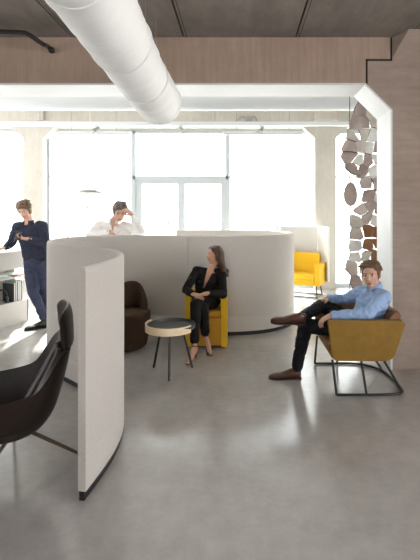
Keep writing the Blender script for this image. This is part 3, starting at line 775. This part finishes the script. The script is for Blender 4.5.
# ------------------------------------------------------------------ people
def head_frame(fwd, up):
    f = V(fwd).normalized(); u = V(up); u = (u-f*u.dot(f)).normalized(); r = f.cross(u).normalized()
    return Matrix((r, f, u)).transposed()      # columns: right, forward, up
def head(bm, c, R, hh, female=False):
    c = V(c)
    def E(p, r): ell(bm, c+R @ (V(p)*hh), [q*hh for q in r], R, 18)
    w = .92 if female else 1.0
    E((0,-.06,.14), (.325*w,.40,.355)); E((0,.10,-.10), (.26*w,.27,.33)); E((0,.19,-.38), (.125*w,.125,.105)); E((0,.06,-.30), (.235*w,.22,.16))
    for s_ in (-1,1):
        E((s_*.155*w,.19,-.10), (.10,.10,.11)); E((s_*.33*w,-.03,-.03), (.035,.08,.125)); E((s_*.125*w,.275,.035), (.065,.055,.045)); E((s_*.045,.375,-.13), (.035,.045,.035))
        E((s_*.13*w,.30,.115), (.10,.05,.028))
    caps(bm, [c+R @ (V(q)*hh) for q in ((0,.33,.06),(0,.38,-.03),(0,.43,-.11))], [.03*hh,.038*hh,.048*hh], 10)
    E((0,.355,-.235), (.10*w,.045,.026)); E((0,.345,-.285), (.085*w,.045,.028))
def face_mats(b, c, R, hh, w=1.0, skinidx=0, lipstrong=True):
    Ri = R.transposed(); c = V(c)
    for f in b.faces:
        q_ = f.verts[0].co
        if abs(q_.x-c.x) > hh or abs(q_.y-c.y) > hh or abs(q_.z-c.z) > hh: continue
        p = (Ri @ (f.calc_center_median()-c))/hh
        if p.length > .75: continue
        if p.y > .22:
            for s_ in (-1,1):
                ex, ez = (p.x-s_*.125*w)/.06, (p.z-.03)/.026
                if ex*ex+ez*ez < 1: f.material_index = 3 if abs(p.x-s_*.125*w) < .027 else 2
                ex, ez = (p.x-s_*.13*w)/.085, (p.z-.115+abs(p.x-s_*.13*w)*.25)/.018
                if ex*ex+ez*ez < 1: f.material_index = 4
            ex, ez = p.x/(.095*w), (p.z+.26)/.045
            if p.y > .27 and ex*ex+ez*ez < 1: f.material_index = 1
def hand(bm, wrist, d, nrm, thumb_side, curl=.5, L=.19, spread=.12, r=.0092, thumb_close=.4):
    """d: along the palm, nrm: palm faces this way, thumb_side: direction of the thumb"""
    d = V(d).normalized(); nrm = V(nrm); nrm = (nrm-d*nrm.dot(d)).normalized(); sd = d.cross(nrm)
    if sd.dot(V(thumb_side)) < 0: sd = -sd
    w = V(wrist); pl = L*.5
    R = Matrix((sd, d, nrm)).transposed()
    ell(bm, w+d*pl*.55, (.040, pl*.56, .0155), R, 14); ell(bm, w+d*pl*.85, (.041, pl*.22, .014), R, 14); caps(bm, [w-d*.02, w+d*.03], [.026,.024])
    for k, (o, ln) in enumerate(((.031,.92), (.0105,1.0), (-.0105,.94), (-.031,.75))):
        p = w+d*pl*.86+sd*o; dd = (d+sd*(o*spread*20)).normalized(); seg = L*.5*ln
        pts = [w+d*pl*.4+sd*o*.8, p]; c_ = curl*(1+.12*k); ang = 0
        for q, fr in enumerate((.45,.32,.25)):
            ang += c_*(.7 if q == 0 else .9); v_ = dd*math.cos(ang)+nrm*math.sin(ang); p = p+v_*seg*fr; pts.append(p)
        caps(bm, pts, [r*1.1, r*1.05, r, r*.92, r*.8], 10)
    tb = w+d*pl*.22+sd*.028; t1 = tb+(sd*.75+d*.7+nrm*thumb_close*.6).normalized()*L*.17; t2 = t1+(sd*.3+d*.9+nrm*thumb_close).normalized()*L*.15; t3 = t2+(d+nrm*thumb_close).normalized()*L*.11
    caps(bm, [tb-sd*.01, tb, t1, t2, t3], [.014,.0145,.0125,.0108,.009], 10)
def torso(bm, secs):
    """secs: (center, side vector*halfwidth, front vector*halfdepth)"""
    rs = []
    for c, a, b_ in secs:
        c, a, b_ = V(c), V(a), V(b_)
        ring = []
        for k in range(24):
            t_ = 2*math.pi*k/24; ca, sa = math.cos(t_), math.sin(t_)
            ring.append(c+a*math.copysign(abs(ca)**.85, ca)+b_*math.copysign(abs(sa)**.85, sa))
        rs.append(ring)
    rings(bm, rs)
def tors(bm, pelvis, chest, neck, side_p, side_s, fw, wp, ws, dp, dc, grow=0.0, waist=.88):
    """pelvis->shoulder trunk with smoothly turning cross-sections"""
    pelvis, chest, neck = V(pelvis), V(chest), V(neck); sp, ss = V(side_p).normalized(), V(side_s).normalized()
    pts = catmull([pelvis-(chest-pelvis)*.25, pelvis, (pelvis+chest)/2+V(fw)*.0, chest, neck], 4); n = len(pts)
    secs = []
    for i, p in enumerate(pts):
        t_ = i/(n-1); sd = sp.lerp(ss, t_).normalized(); d = (pts[min(i+1,n-1)]-pts[max(i-1,0)]).normalized()
        sd = (sd-d*sd.dot(d)).normalized(); fr = d.cross(sd); fr = fr if fr.dot(V(fw)) > 0 else -fr
        if t_ < .25: w = wp*(.9+.1*t_/.25); dd = dp
        elif t_ < .5: k = (t_-.25)/.25; w = wp*(1-(1-waist)*math.sin(k*math.pi/2)); dd = dp*(1-.1*k)
        elif t_ < .78: k = (t_-.5)/.28; w = wp*waist+(ws-wp*waist)*k; dd = dp*.9+(dc-dp*.9)*k
        else: k = (t_-.78)/.22; w = ws*(1-.62*k**1.3); dd = dc*(1-.5*k)
        secs.append((p, sd*(w+grow), fr*(dd+grow)))
    torso(bm, secs)
def shoe(name, heel, toe, up, m, parent, h=.085, w=.046, mats=None):
    heel, toe, up = V(heel), V(toe), V(up).normalized(); d = (toe-heel); L = d.length; d.normalize(); up = (up-d*up.dot(d)).normalized(); sd = d.cross(up)
    bm = BM(); rs = []
    N = 16
    for k in range(N+1):
        t_ = k/N; x = -.02+t_*(L+.02)
        wd = w*(.62+.25*math.sin(min(t_/.35,1)*1.57))*(1.0 if t_ < .55 else 1.0) + w*.22*math.exp(-((t_-.68)/.2)**2)
        wd *= math.sqrt(max(.02, 1-((t_-.5)/.505)**8)) if t_ > .5 else math.sqrt(max(.05, 1-((.5-t_)/.505)**8))
        if t_ > .85: wd *= 1-.55*((t_-.85)/.15)**1.5
        hh = h*(1.0 if t_ < .3 else 1-.50*min(1,(t_-.3)/.35)) 
        if t_ > .65: hh = h*.5*(1-.45*((t_-.65)/.35)**2)
        rs.append([heel+d*x+sd*wd*math.cos(q)+up*(.012+hh*.5+hh*.5*math.sin(q)*(1 if math.sin(q) > 0 else 1)) for q in [2*math.pi*j/18 for j in range(18)]])
    rings(bm, rs); ell(bm, heel+d*L*.12+up*(h*.75), (w*.72, w*.72, h*.5), Matrix((sd, d, up)).transposed())
    o = build(name, fuse(bm, .005, 2), m, parent)
    bm = BM(); rs = []
    for k in range(13):
        t_ = k/12; x = -.024+t_*(L+.028); wd = w*(.72+.22*math.sin(min(t_/.35,1)*1.57)+.14*math.exp(-((t_-.68)/.2)**2))
        if t_ > .85: wd *= 1-.45*((t_-.85)/.15)**1.5
        if k == 0: wd *= .7
        z0 = 0.0; z1 = .022 if t_ < .3 else .016
        if .3 < t_ < .45: z0 = .006
        rs.append([heel+d*x+sd*wd+up*z0, heel+d*x+sd*wd+up*z1, heel+d*x-sd*wd+up*z1, heel+d*x-sd*wd+up*z0])
    rings(bm, rs); build('sole', bm, M['sole'], o)
    return o
def hair_short(c, R, hh, parent, m, seed=1, fringe=1.0, w=1.0, longer=0.0, part=-1, vol=1.0):
    hh0 = hh; c = V(c)+R @ V((0,-.02,.0))*(vol-1)*hh; hh = hh*vol
    rnd = random.Random(seed); bm = BM(); c = V(c)
    def W(p): return c+R @ (V(p)*hh)
    ell(bm, W((0,-.10,.20)), [q*hh for q in (.365*w,.40,.345)], R, 20)
    ell(bm, W((0,-.22,-.02)), [q*hh for q in (.315*w,.26,.30+longer)], R, 16)
    for s_ in (-1,1): ell(bm, W((s_*.29*w,-.02,.10)), [q*hh for q in (.065,.17,.17+longer*.6)], R, 12)
    for k in range(110):
        a = rnd.uniform(-2.7,2.7); e = rnd.uniform(.05,1.35)
        p = V((math.sin(a)*math.cos(e)*.35*w, -.08+math.cos(a)*math.cos(e)*.37, .21+math.sin(e)*.33))
        if p.y > .12 and p.z < .30: continue
        dr = V((part*(.10+.05*rnd.random()), (.10 if p.y > -.05 else -.10)+rnd.uniform(-.06,.06), -.04+rnd.uniform(-.02,.05))) if p.z > .38 else V((p.x*.25, p.y*.1-.03, -.16))
        caps(bm, [W(p-dr*.4), W(p+dr*.4+V((0,0,.012))), W(p+dr)], [.038*hh, .034*hh, .012*hh], 7)
    for k in range(16):
        x = -.24+.48*k/15; y0 = .22-abs(x)*.25; p = V((x*w, y0, .40)); q = V((x*w+part*.10*fringe, y0+.13, .335+.06*fringe*(1-abs(x))+rnd.uniform(-.03,.03))); r_ = q+V((part*.07, .01, -.07*rnd.random()*(2-fringe)))
        caps(bm, [W(p), W(q), W(r_)], [.05*hh, .036*hh, .012*hh], 7)
    return build('hair', fuse(bm, .0042, 1), m, parent)
def collar(c, up, front, r, m, parent, h=.035, gap=.5, th=.004):
    up = V(up).normalized(); f = V(front); f = (f-up*f.dot(up)).normalized(); s_ = f.cross(up); c = V(c)
    rs = []
    for k in range(25):
        a = gap+(2*math.pi-2*gap)*k/24; rr = r*(1+.05*math.cos(a)); base = c+(f*math.cos(a)+s_*math.sin(a))*rr; hk = h*(.75+.35*abs(math.sin(a/2)))
        dn = -f*.0
        tip = .012 if k in (0,24) else 0
        o = (f*math.cos(a)+s_*math.sin(a))
        rs.append([base-up*.01, base+up*hk-o*.004, base+up*(hk+.003), base+up*hk+o*.006, base+o*.012-up*(.004+tip*1.5), base+o*.004-up*.01])
    bm = BM(); rings(bm, rs); return build('collar', bm, m, parent, ang=60)
def body_mesh(bm, parent, c, R, hh, skin, hairm, w=1.0, voxel=.0042):
    b = fuse(bm, voxel, 2); face_mats(b, c, R, hh, w)
    return build('body', b, [skin, M['lip'], M['eyew'], M['iris'], hairm], parent, ang=180)

# ---- 1: man in a light blue shirt sitting in the mustard armchair
def man_blue():
    t_ = thing('person', 'man in light blue shirt and dark trousers sitting cross-legged in mustard armchair', 'person', (1.2, 4.15, 0))
    hc = at(371.2, 274.5, 4.06); hh = .248
    R = head_frame((-.52,-.85,-.12), (-.05,0,1))
    neck = V((1.335, 4.13, .935)); pel = V((1.20,4.15,.545)); chest = V((1.30,4.14,.74))
    shN, shF = V((1.36,3.985,.84)), V((1.225,4.285,.825))
    elN, elF = V((1.185,3.875,.715)), V((1.12,4.48,.715))
    wrN, wrF = V((.865,3.885,.695)), V((.945,4.435,.742))
    kF = V((.865,4.42,.665)); anF = V((.60,4.10,.625)); hipF = V((1.14,4.26,.53)); hipN = V((1.15,4.04,.53))
    kN = V((.645,4.14,.525)); anN = V((.568,4.17,.14))
    fwd = V((-.88,-.42,.2)); sdp = V((0,1,0)); sds = (shF-shN).normalized()
    bm = BM(); head(bm, hc, R, hh)
    caps(bm, [hc+R @ V((0,-.06,-.07)), hc+R @ V((0,-.05,-.12)), neck-V((0,0,.06))], [.056,.055,.062])
    tors(bm, pel, chest, neck-V((0,0,.03)), sdp, sds, fwd, .15,.165,.10,.105, -.012)
    caps(bm, [shN, elN, wrN], [.045,.036,.024]); caps(bm, [shF, elF, wrF], [.045,.036,.024])
    caps(bm, [hipN, kN, anN, anN+V((0,0,-.07))], [.07,.048,.034,.03]); caps(bm, [hipF, kF, anF, anF+V((-.06,0,-.02))], [.07,.048,.034,.03])
    hand(bm, wrN+V((-.015,0,0)), (-.88,.02,-.42), (.35,.1,-.9), (-.2,.9,.1), .45, .185)
    hand(bm, wrF+V((-.01,0,0)), (-.90,-.2,-.22), (.0,-.0,-1), (-.2,-.9,0), .42, .185)
    body_mesh(bm, t_, hc, R, hh, M['skin'], M['hairbrown'])
    hair_short(hc, R, hh, t_, M['hairbrown'], 3, 1.2, part=1)
    # shirt
    bm = BM(); tors(bm, pel+V((.01,0,-.0)), chest, neck-V((0,0,.045)), sdp, sds, fwd, .165,.185,.125,.125, .0, .94)
    caps(bm, [shN+V((-.02,.03,.0)), shN, shN.lerp(elN,.5), elN, elN.lerp(wrN,.5), wrN], [.075,.069,.061,.054,.046,.036])
    caps(bm, [shF+V((.02,-.03,.0)), shF, shF.lerp(elF,.5), elF, elF.lerp(wrF,.5), wrF], [.075,.069,.060,.052,.045,.036])
    ell(bm, pel+V((.0,0,.03)), (.15,.17,.11))
    b = fuse(bm, .0065, 5, .007, 11, 1)
    dele = []
    for f in b.faces:
        p = f.calc_center_median()
        q = p-(neck+V((-.06,-.03,-.03)))
        if (p-neck).xy.length < .052 and p.z > neck.z-.06: dele.append(f)
    bmesh.ops.delete(b, geom=dele, context='FACES'); build('shirt', b, M['blueshirt'], t_, ang=180)
    collar(neck+V((-.012,-.004,-.022)), (-.12,-.05,1), fwd, .066, M['blueshirt'], t_, .04, .35)
    for wr, el in ((wrN, elN), (wrF, elF)):
        d = (wr-el).normalized(); bm = BM(); tube(bm, [wr-d*.035, wr+d*.018], [.039,.037], 20); build('cuff', bm, M['blueshirt'], t_, bevel=.003)
    # trousers
    bm = BM(); ell(bm, pel+V((-.02,0,-.02)), (.15,.175,.095))
    caps(bm, [hipN, hipN.lerp(kN,.5), kN, kN.lerp(anN,.35), kN.lerp(anN,.8), anN+V((0,0,-.025))], [.088,.082,.070,.066,.056,.052])
    caps(bm, [hipF, hipF.lerp(kF,.5), kF, kF.lerp(anF,.4), anF], [.088,.08,.066,.058,.046])
    build('trousers', fuse(bm, .007, 5, .006, 12, 2), M['trouserdark'], t_, ang=180)
    shoe('shoe', at(299,379.3,4.17), at(269,379,4.17)+V((0,0,0)), (0,0,1), M['shoebrown'], t_, .10, .05)
    shoe('shoe', at(303.5,323.5,4.06), at(271,322,4.06), (.10,-.25,1), M['shoebrown'], t_, .092, .050)
man_blue()

# ---- 2: woman in black suit in yellow chair
def woman():
    t_ = thing('person', 'woman with long brown hair in black trouser suit sitting in yellow armchair', 'person', (-.43, 5.0, 0))
    hc = at(214.2, 254.6, 5.17); hh = .225
    R = head_frame((-.86,-.48,.05), (-.12,0,1))
    neck = at(211.5, 267.5, 5.2); neck.z += .0
    pel = V((-.43,5.27,.56)); chest = V((-.40,5.22,.80))
    sL = V((-.535,5.17,.925)); sR = V((-.225,5.20,.875))
    eL = V((-.655,5.08,.705)); eR = V((-.205,5.05,.66)); wL = V((-.545,4.90,.690)); wR = V((-.385,4.86,.705))
    h1 = V((-.35,5.2,.52)); k1 = V((-.505,4.80,.60)); a1 = at(194.5,346,4.62)
    h2 = V((-.51,5.2,.52)); k2 = V((-.425,4.86,.53)); a2 = at(205.5,336,4.86)
    t1 = at(187.5,365,4.52); t2 = at(211,354.5,4.76)
    fwd = V((-.15,-1,.1)); sdp = V((1,0,0)); sds = (sR-sL).normalized()
    bm = BM(); head(bm, hc, R, hh, True)
    caps(bm, [hc+R @ V((0,-.05,-.06)), neck, neck-V((.01,0,.06))], [.045,.043,.05])
    tors(bm, pel, chest, neck-V((.005,.005,.035)), sdp, sds, fwd, .14,.14,.095,.095, -.006, .8)
    caps(bm, [sL, eL, wL], [.038,.030,.021]); caps(bm, [sR, eR, wR], [.038,.030,.021])
    hand(bm, wL, (.75,-.5,-.12), (.1,.1,-1), (0,.8,.3), .4, .165, r=.0078)
    hand(bm, wR, (-.85,-.25,-.08), (0,.0,-1), (0,.6,.4), .35, .165, r=.0078)
    for h_, k_, a_, toe in ((h1,k1,a1,t1), (h2,k2,a2,t2)):
        caps(bm, [h_, k_, k_.lerp(a_,.4), a_], [.062,.045,.042,.027], 14)
        heel = a_+V((.01,.03,-.045)); ball = a_.lerp(toe,.75)+V((0,0,-.012)); ball.z = max(ball.z, .032)
        caps(bm, [a_, heel, ball, toe+V((0,0,.014))], [.027,.025,.026,.016]); caps(bm, [a_, a_.lerp(ball,.5)+V((0,0,.014)), ball], [.027,.028,.024])
    body_mesh(bm, t_, hc, R, hh, M['skinf'], M['hairlong'], .92)
    # jacket, plunging neckline
    bm = BM(); tors(bm, pel+V((0,.0,-.02)), chest, neck-V((.005,.005,.05)), sdp, sds, fwd, .165,.155,.115,.105, .004, .86)
    caps(bm, [sL+V((.03,0,.0)), sL, sL.lerp(eL,.5), eL, eL.lerp(wL,.5), wL.lerp(eL,.12)], [.055,.052,.052,.048,.044,.038])
    caps(bm, [sR+V((-.03,0,.0)), sR, sR.lerp(eR,.5), eR, eR.lerp(wR,.5), wR.lerp(eR,.12)], [.055,.052,.054,.052,.046,.038])
    caps(bm, [sL, neck-V((.06,0,.035))], [.055,.03]); caps(bm, [sR, neck+V((.05,0,-.035))], [.055,.03])
    ell(bm, pel+V((.0,-.02,-.03)), (.19,.15,.08))
    b = fuse(bm, .0055, 4, .005, 12, 3)
    vb = at(203.5, 288, 5.1); vt = neck+V((-.0,0,-.01)); ax = (vt-vb)
    dele = []
    for f in b.faces:
        p = f.calc_center_median()
        if p.y > neck.y+.01: 
            if (p-neck).xy.length < .045 and p.z > neck.z-.05: dele.append(f)
            continue
        u = (p.z-vb.z)/ax.z
        if 0 < u < 1.6:
            cx = vb.x+ax.x*u
            if -.046*u-.004 < p.x-cx < .042*u+.004: dele.append(f)
    bmesh.ops.delete(b, geom=dele, context='FACES'); jk = build('jacket', b, M['blackcloth'], t_, ang=180)
    # trousers
    bm = BM(); ell(bm, pel+V((0,-.02,-.05)), (.165,.14,.09))
    caps(bm, [h1, h1.lerp(k1,.5), k1, k1.lerp(a1,.4), k1.lerp(a1,.86)], [.082,.074,.064,.058,.05])
    caps(bm, [h2, h2.lerp(k2,.5), k2, k2.lerp(a2,.4), k2.lerp(a2,.86)], [.082,.074,.062,.056,.05])
    build('trousers', fuse(bm, .006, 4, .004, 13, 4), M['blackcloth'], t_, ang=180)
    # heeled sandals
    for a_, toe in ((a1,t1), (a2,t2)):
        hl = a_+V((.01,.035,-.072)); ball = a_.lerp(toe,.75); ball.z = max(.012, toe.z-.02); tp = V((toe.x, toe.y, max(.012, toe.z-.012)))
        bm = BM(); d = (tp-hl); d.z = 0; d.normalize(); sd = V((-d.y, d.x, 0)); rs = []
        for p, w_ in ((hl,.022), (hl.lerp(ball,.5)+V((0,0,.008)),.022), (ball,.033), (tp+d*.02,.014)): rs.append([p+sd*w_, p+sd*w_+V((0,0,.01)), p-sd*w_+V((0,0,.01)), p-sd*w_])
        rings(bm, rs)
        hb = V((hl.x, hl.y, .002)) if a_ is a2 else V((hl.x, hl.y+.0, max(.002, hl.z-.085)))
        tube(bm, [hl+V((0,0,.003)), hb], [.014,.005], 10)
        o = build('sandal', bm, M['shoeblack'], t_)
        bm = BM(); rg = [a_+V((.0,.0,.0))+(d*math.cos(q)+sd*math.sin(q))*.031+V((0,0,.006*math.cos(q))) for q in [2*math.pi*k/20 for k in range(20)]]; tube(bm, rg, .0055, 8, closed=True)
        up = [ball+sd*.034*math.cos(q)+V((0,0,.005+.038*math.sin(q))) for q in [math.pi*k/12 for k in range(13)]]; tube(bm, up, .006, 8)
        build('strap', bm, M['shoeblack'], o)
    # long hair
    rnd = random.Random(4); bm = BM()
    def W(p): return hc+R @ (V(p)*hh)
    ell(bm, W((0,-.10,.20)), [q*hh for q in (.345,.41,.33)], R, 20); ell(bm, W((0,-.30,-.05)), [q*hh for q in (.33,.27,.40)], R, 16)
    vdir = (hc - V((0,0,H))).normalized()
    for k in range(46):
        a = -1.0+2.0*(k % 23)/22; lay = k//23
        x = math.sin(a*1.55)*.335; y = -.12-.36*math.cos(a*1.3)*(1 if lay == 0 else .8)
        p0 = W((x*.7, y*.6+.02, .42)); p1 = W((x, y+.04, .12)); p2 = W((x*1.05, y, -.35))
        tip = at(221.5+7.5*(k % 23)/22+rnd.uniform(-1.5,1.5), 272+rnd.uniform(-2,5), 5.19+.08*lay+.02*rnd.random()) if a > -2 else p2
        p3 = p2.lerp(tip, .6)+V((0,0,-.005))
        caps(bm, catmull([p0, p1, p2, p3, tip], 3), [.020,.021,.022,.023,.024,.025,.026,.026,.025,.022,.018,.013,.006][:13], 7)
    for s_ in (-1,1):
        for k in range(3):
            caps(bm, [W((0,.20,.42)), W((s_*.20,.20-.02*k,.34-.02*k)), W((s_*.335,.05-.02*k,.02)), W((s_*.33,-.06,-.30))], [.03*hh*1.5,.05*hh*1.2,.06*hh,.05*hh], 7)
    build('hair', fuse(bm, .0045, 1), M['hairlong'], t_)
woman()

# ---- 3: standing man in navy suit looking at a phone
def man_suit():
    D = 6.03
    t_ = thing('person', 'standing man in navy jacket and blue trousers looking at his phone', 'person', (-2.98, 6.03, 0))
    hc = at(24.0, 210.3, 5.98); hh = .238
    R = head_frame((.12,-.88,-.44), (-.10,-.3,1))
    neck = at(28.5, 222.5, 6.05); chest = at(30.5, 232, 6.06); pel = at(36.5, 263, 6.10)
    sL = at(17.5, 227, 6.02); sR = at(42.5, 226, 6.06)
    eL = at(11.5, 243, 5.98); eR = at(45.5, 243.5, 5.98)
    wL = at(6.0, 247.2, 5.86); wR = at(29, 239, 5.80)
    hL = at(31.5, 264, 6.08); hR = at(42, 264, 6.12); kL = at(33.5, 292, 5.98); kR = at(44.5, 293, 6.12); aL = at(43.5, 317, 6.0); aR = at(52, 316, 6.2)
    fwd = V((-.1,-1,.05))
    bm = BM(); head(bm, hc, R, hh); caps(bm, [hc+R @ V((0,-.06,-.07)), neck, neck-V((0,0,.06))], [.055,.056,.062])
    tors(bm, pel, chest, neck-V((0,0,.03)), (1,0,0), (sR-sL), fwd, .155,.165,.10,.11, -.01)
    caps(bm, [sL, eL, wL], [.045,.037,.026]); caps(bm, [sR, eR, wR], [.045,.037,.026])
    caps(bm, [hL, kL, aL, aL-V((0,0,.06))], [.065,.045,.034,.03]); caps(bm, [hR, kR, aR, aR-V((0,0,.06))], [.065,.045,.034,.03])
    hand(bm, wR, (-.95,-.2,.12), (.0,-.25,1), (-.3,-.8,.1), .5, .19)
    hand(bm, wL, (-.8,-.5,-.15), (0,0,-1), (.4,-.8,0), .25, .185)
    body_mesh(bm, t_, hc, R, hh, M['skin'], M['hairgrey'])
    hair_short(hc, R, hh, t_, M['hairbrown'], 8, .6, longer=.2, part=-1, vol=1.07)
    bm = BM(); tors(bm, pel+V((0,0,.10)), chest, neck-V((0,0,.04)), (1,0,0), (sR-sL), fwd, .185,.185,.13,.13, .0, .95)
    caps(bm, [sL+V((.04,0,0)), sL, sL.lerp(eL,.5), eL, eL.lerp(wL,.5), wL.lerp(eL,.1)], [.075,.070,.064,.058,.052,.042])
    caps(bm, [sR-V((.04,0,0)), sR, sR.lerp(eR,.5), eR, eR.lerp(wR,.5), wR.lerp(eR,.1)], [.075,.070,.064,.058,.052,.042])
    b = fuse(bm, .0075, 5, .007, 10, 5); dele = []
    for f in b.faces:
        p = f.calc_center_median(); u = (p.z-(neck.z-.16))/.16
        if p.y < neck.y and 0 < u < 1.5 and abs(p.x-neck.x+.01) < .035*u: dele.append(f)
        elif (p-neck).xy.length < .05 and p.z > neck.z-.05: dele.append(f)
    bmesh.ops.delete(b, geom=dele, context='FACES'); build('jacket', b, M['suitnavy'], t_, ang=180)
    bm = BM(); tors(bm, chest-V((0,0,.2)), chest, neck-V((0,0,.02)), (1,0,0), (sR-sL), fwd, .14,.155,.10,.112, .0); build('shirt', fuse(bm, .008, 3), M['suitnavy'], t_)
    collar(neck+V((0,0,-.015)), (0,0,1), fwd, .065, M['suitnavy'], t_, .045, .5)
    bm = BM(); ell(bm, pel, (.172,.15,.15)); caps(bm, [hL, hL.lerp(kL,.5), kL, kL.lerp(aL,.4), aL], [.102,.095,.074,.064,.054]); caps(bm, [hR, hR.lerp(kR,.5), kR, kR.lerp(aR,.4), aR], [.098,.090,.072,.064,.054])
    build('trousers', fuse(bm, .0075, 4, .007, 11, 6), M['trouserblue'], t_, ang=180)
    a = V((aL.x+.04, aL.y+.02, 0)); tt = V((aL.x-.19, aL.y-.16, 0)); shoe('shoe', a, tt, (0,0,1), M['shoeblack'], t_, .10, .05)
    a = V((aR.x+.02, aR.y+.04, 0)); tt = V((aR.x-.06, aR.y-.22, 0)); shoe('shoe', a, tt, (0,0,1), M['shoeblack'], t_, .10, .05)
    # the phone he holds
    ph = wR+V((-.125,-.05,.045)); t2 = thing('phone', 'dark smartphone held by the standing man', 'phone', ph)
    mt = Matrix.Translation(ph) @ Matrix.Rotation(math.radians(20), 4, 'Z') @ Matrix.Rotation(math.radians(55), 4, 'X')
    bm = BM(); box(bm, (-.036,-.07,-.004), (.036,.07,.004), mt); build('case', bm, M['phone'], t2, bevel=.003)
    bm = BM(); box(bm, (-.033,-.064,.0041), (.033,.064,.005), mt); build('screen', bm, M['iris'], t2, smooth=False)
man_suit()

# ---- 4: man in white shirt leaning on the partition
def man_white():
    D = 5.98
    t_ = thing('person', 'man in white shirt leaning on the felt partition, hand on his forehead', 'person', (-1.75, 6.1, 0))
    hc = at(119.8, 212.2, 5.96); hh = .262
    R = head_frame((.30,-.84,-.42), (.16,-.2,1))
    neck = at(113.5, 221.0, 6.06); chest = at(112.5, 234, 6.12); pel = at(108, 266, 6.3)
    sL = at(99.5, 226.0, 6.08); sR = at(127, 226.5, 6.08)
    eL = at(91, 235.2, 5.95); wL = at(111, 232.6, 5.76)
    eR = at(141, 231.5, 5.86); wR = at(132.0, 215.0, 5.84)
    fwd = V((.15,-1,-.1))
    hL, hR = pel+V((-.09,0,-.03)), pel+V((.09,0,-.03)); kL, kR = V((hL.x-.02, 6.36, .47)), V((hR.x+.02, 6.40, .47)); aL, aR = V((kL.x, 6.5, .10)), V((kR.x, 6.6, .10))
    bm = BM(); head(bm, hc, R, hh); caps(bm, [hc+R @ V((0,-.06,-.07)), neck, neck-V((0,0,.06))], [.055,.056,.062])
    tors(bm, pel, chest, neck-V((0,0,.03)), (1,0,0), (sR-sL), fwd, .155,.165,.10,.11, -.01)
    caps(bm, [sL, eL, wL], [.045,.037,.025]); caps(bm, [sR, eR, wR], [.045,.037,.025])
    caps(bm, [hL, kL, aL, aL-V((0,0,.05))], [.075,.052,.036,.03]); caps(bm, [hR, kR, aR, aR-V((0,0,.05))], [.075,.052,.036,.03])
    hand(bm, wL, (.50,-.52,-.70), (-.3,.2,-.95), (.7,-.3,.5), .35, .20)
    hand(bm, wR, (-.62,-.05,.62), (-.5,.6,-.3), (-.5,-.2,-.8), .4, .18)
    body_mesh(bm, t_, hc, R, hh, M['skin'], M['hairgrey'])
    hair_short(hc, R, hh, t_, M['hairgrey'], 21, .55, part=-1, vol=1.04, longer=.18)
    bm = BM(); tors(bm, pel+V((0,0,-.04)), chest, neck-V((0,0,.04)), (1,0,0), (sR-sL), fwd, .20,.20,.125,.13, .0, .98)
    ell(bm, at(126,237.5,6.02), (.11,.10,.12)); ell(bm, at(103,237,6.05), (.13,.10,.12)); ell(bm, at(113,229,6.07), (.15,.085,.07))
    caps(bm, [sL+V((.04,0,0)), sL, sL.lerp(eL,.5), eL, eL.lerp(wL,.5), wL.lerp(eL,.12)], [.078,.074,.068,.060,.052,.040])
    caps(bm, [sR-V((.04,0,0)), sR, sR.lerp(eR,.5), eR, eR.lerp(wR,.5), wR.lerp(eR,.12)], [.074,.068,.060,.054,.046,.038])
    b = fuse(bm, .0075, 5, .007, 10, 7); dele = []
    for f in b.faces:
        p = f.calc_center_median(); u = (p.z-(neck.z-.15))/.15
        if p.y < neck.y and 0 < u < 1.5 and abs(p.x-neck.x-.01) < .04*u: dele.append(f)
        elif (p-neck).xy.length < .05 and p.z > neck.z-.05: dele.append(f)
    bmesh.ops.delete(b, geom=dele, context='FACES'); build('shirt', b, M['whiteshirt'], t_, ang=180)
    collar(neck+V((0,0,-.02)), (.02,-.1,1), fwd, .066, M['whiteshirt'], t_, .045, .55)
    bm = BM(); ell(bm, pel-V((0,0,.03)), (.16,.12,.12)); caps(bm, [hL, kL, aL], [.092,.07,.054]); caps(bm, [hR, kR, aR], [.092,.07,.054])
    build('trousers', fuse(bm, .009, 4, .005, 11, 8), M['trouserdark'], t_, ang=180)
    for a in (aL, aR): shoe('shoe', V((a.x, a.y+.03, 0)), V((a.x, a.y-.21, 0)), (0,0,1), M['shoeblack'], t_, .10, .05)
man_white()

# ------------------------------------------------------------------ light, sky, camera
w = bpy.data.worlds.new('World'); SC.world = w; w.use_nodes = True
N = w.node_tree.nodes; L = w.node_tree.links; bg = N['Background']
tc = N.new('ShaderNodeTexCoord'); sx = N.new('ShaderNodeSeparateXYZ'); rp = N.new('ShaderNodeValToRGB')
L.new(tc.outputs['Generated'], sx.inputs[0]); L.new(sx.outputs['Z'], rp.inputs['Fac'])
rp.color_ramp.elements[0].color = (1.0,.975,.94,1); rp.color_ramp.elements[1].color = (.90,.95,1.0,1); rp.color_ramp.elements[1].position = .8
L.new(rp.outputs['Color'], bg.inputs['Color']); bg.inputs['Strength'].default_value = 3.2
sun = bpy.data.lights.new('sun', 'SUN'); sun.energy = 11.0; sun.angle = math.radians(2.5); sun.color = (1,.96,.9)
so = bpy.data.objects.new('sun', sun); COL.objects.link(so)
dirn = V((.28, -1, -.80)).normalized(); so.rotation_euler = dirn.to_track_quat('-Z', 'Y').to_euler()

cam = bpy.data.cameras.new('camera'); co = bpy.data.objects.new('camera', cam); COL.objects.link(co)
co.location = (0, 0, H); co.rotation_euler = (math.radians(90), 0, 0)
cam.sensor_fit = 'HORIZONTAL'; cam.sensor_width = 24; cam.lens = 24*F/420
cam.shift_x = -(VX-210)/420; cam.shift_y = -(280-VY)/420
cam.clip_start = .05; cam.clip_end = 200
SC.camera = co
SC.view_settings.view_transform = 'Standard'; SC.view_settings.look = 'None'; SC.view_settings.gamma = 1; SC.view_settings.use_curve_mapping = False
SC.view_settings.exposure = 1.1
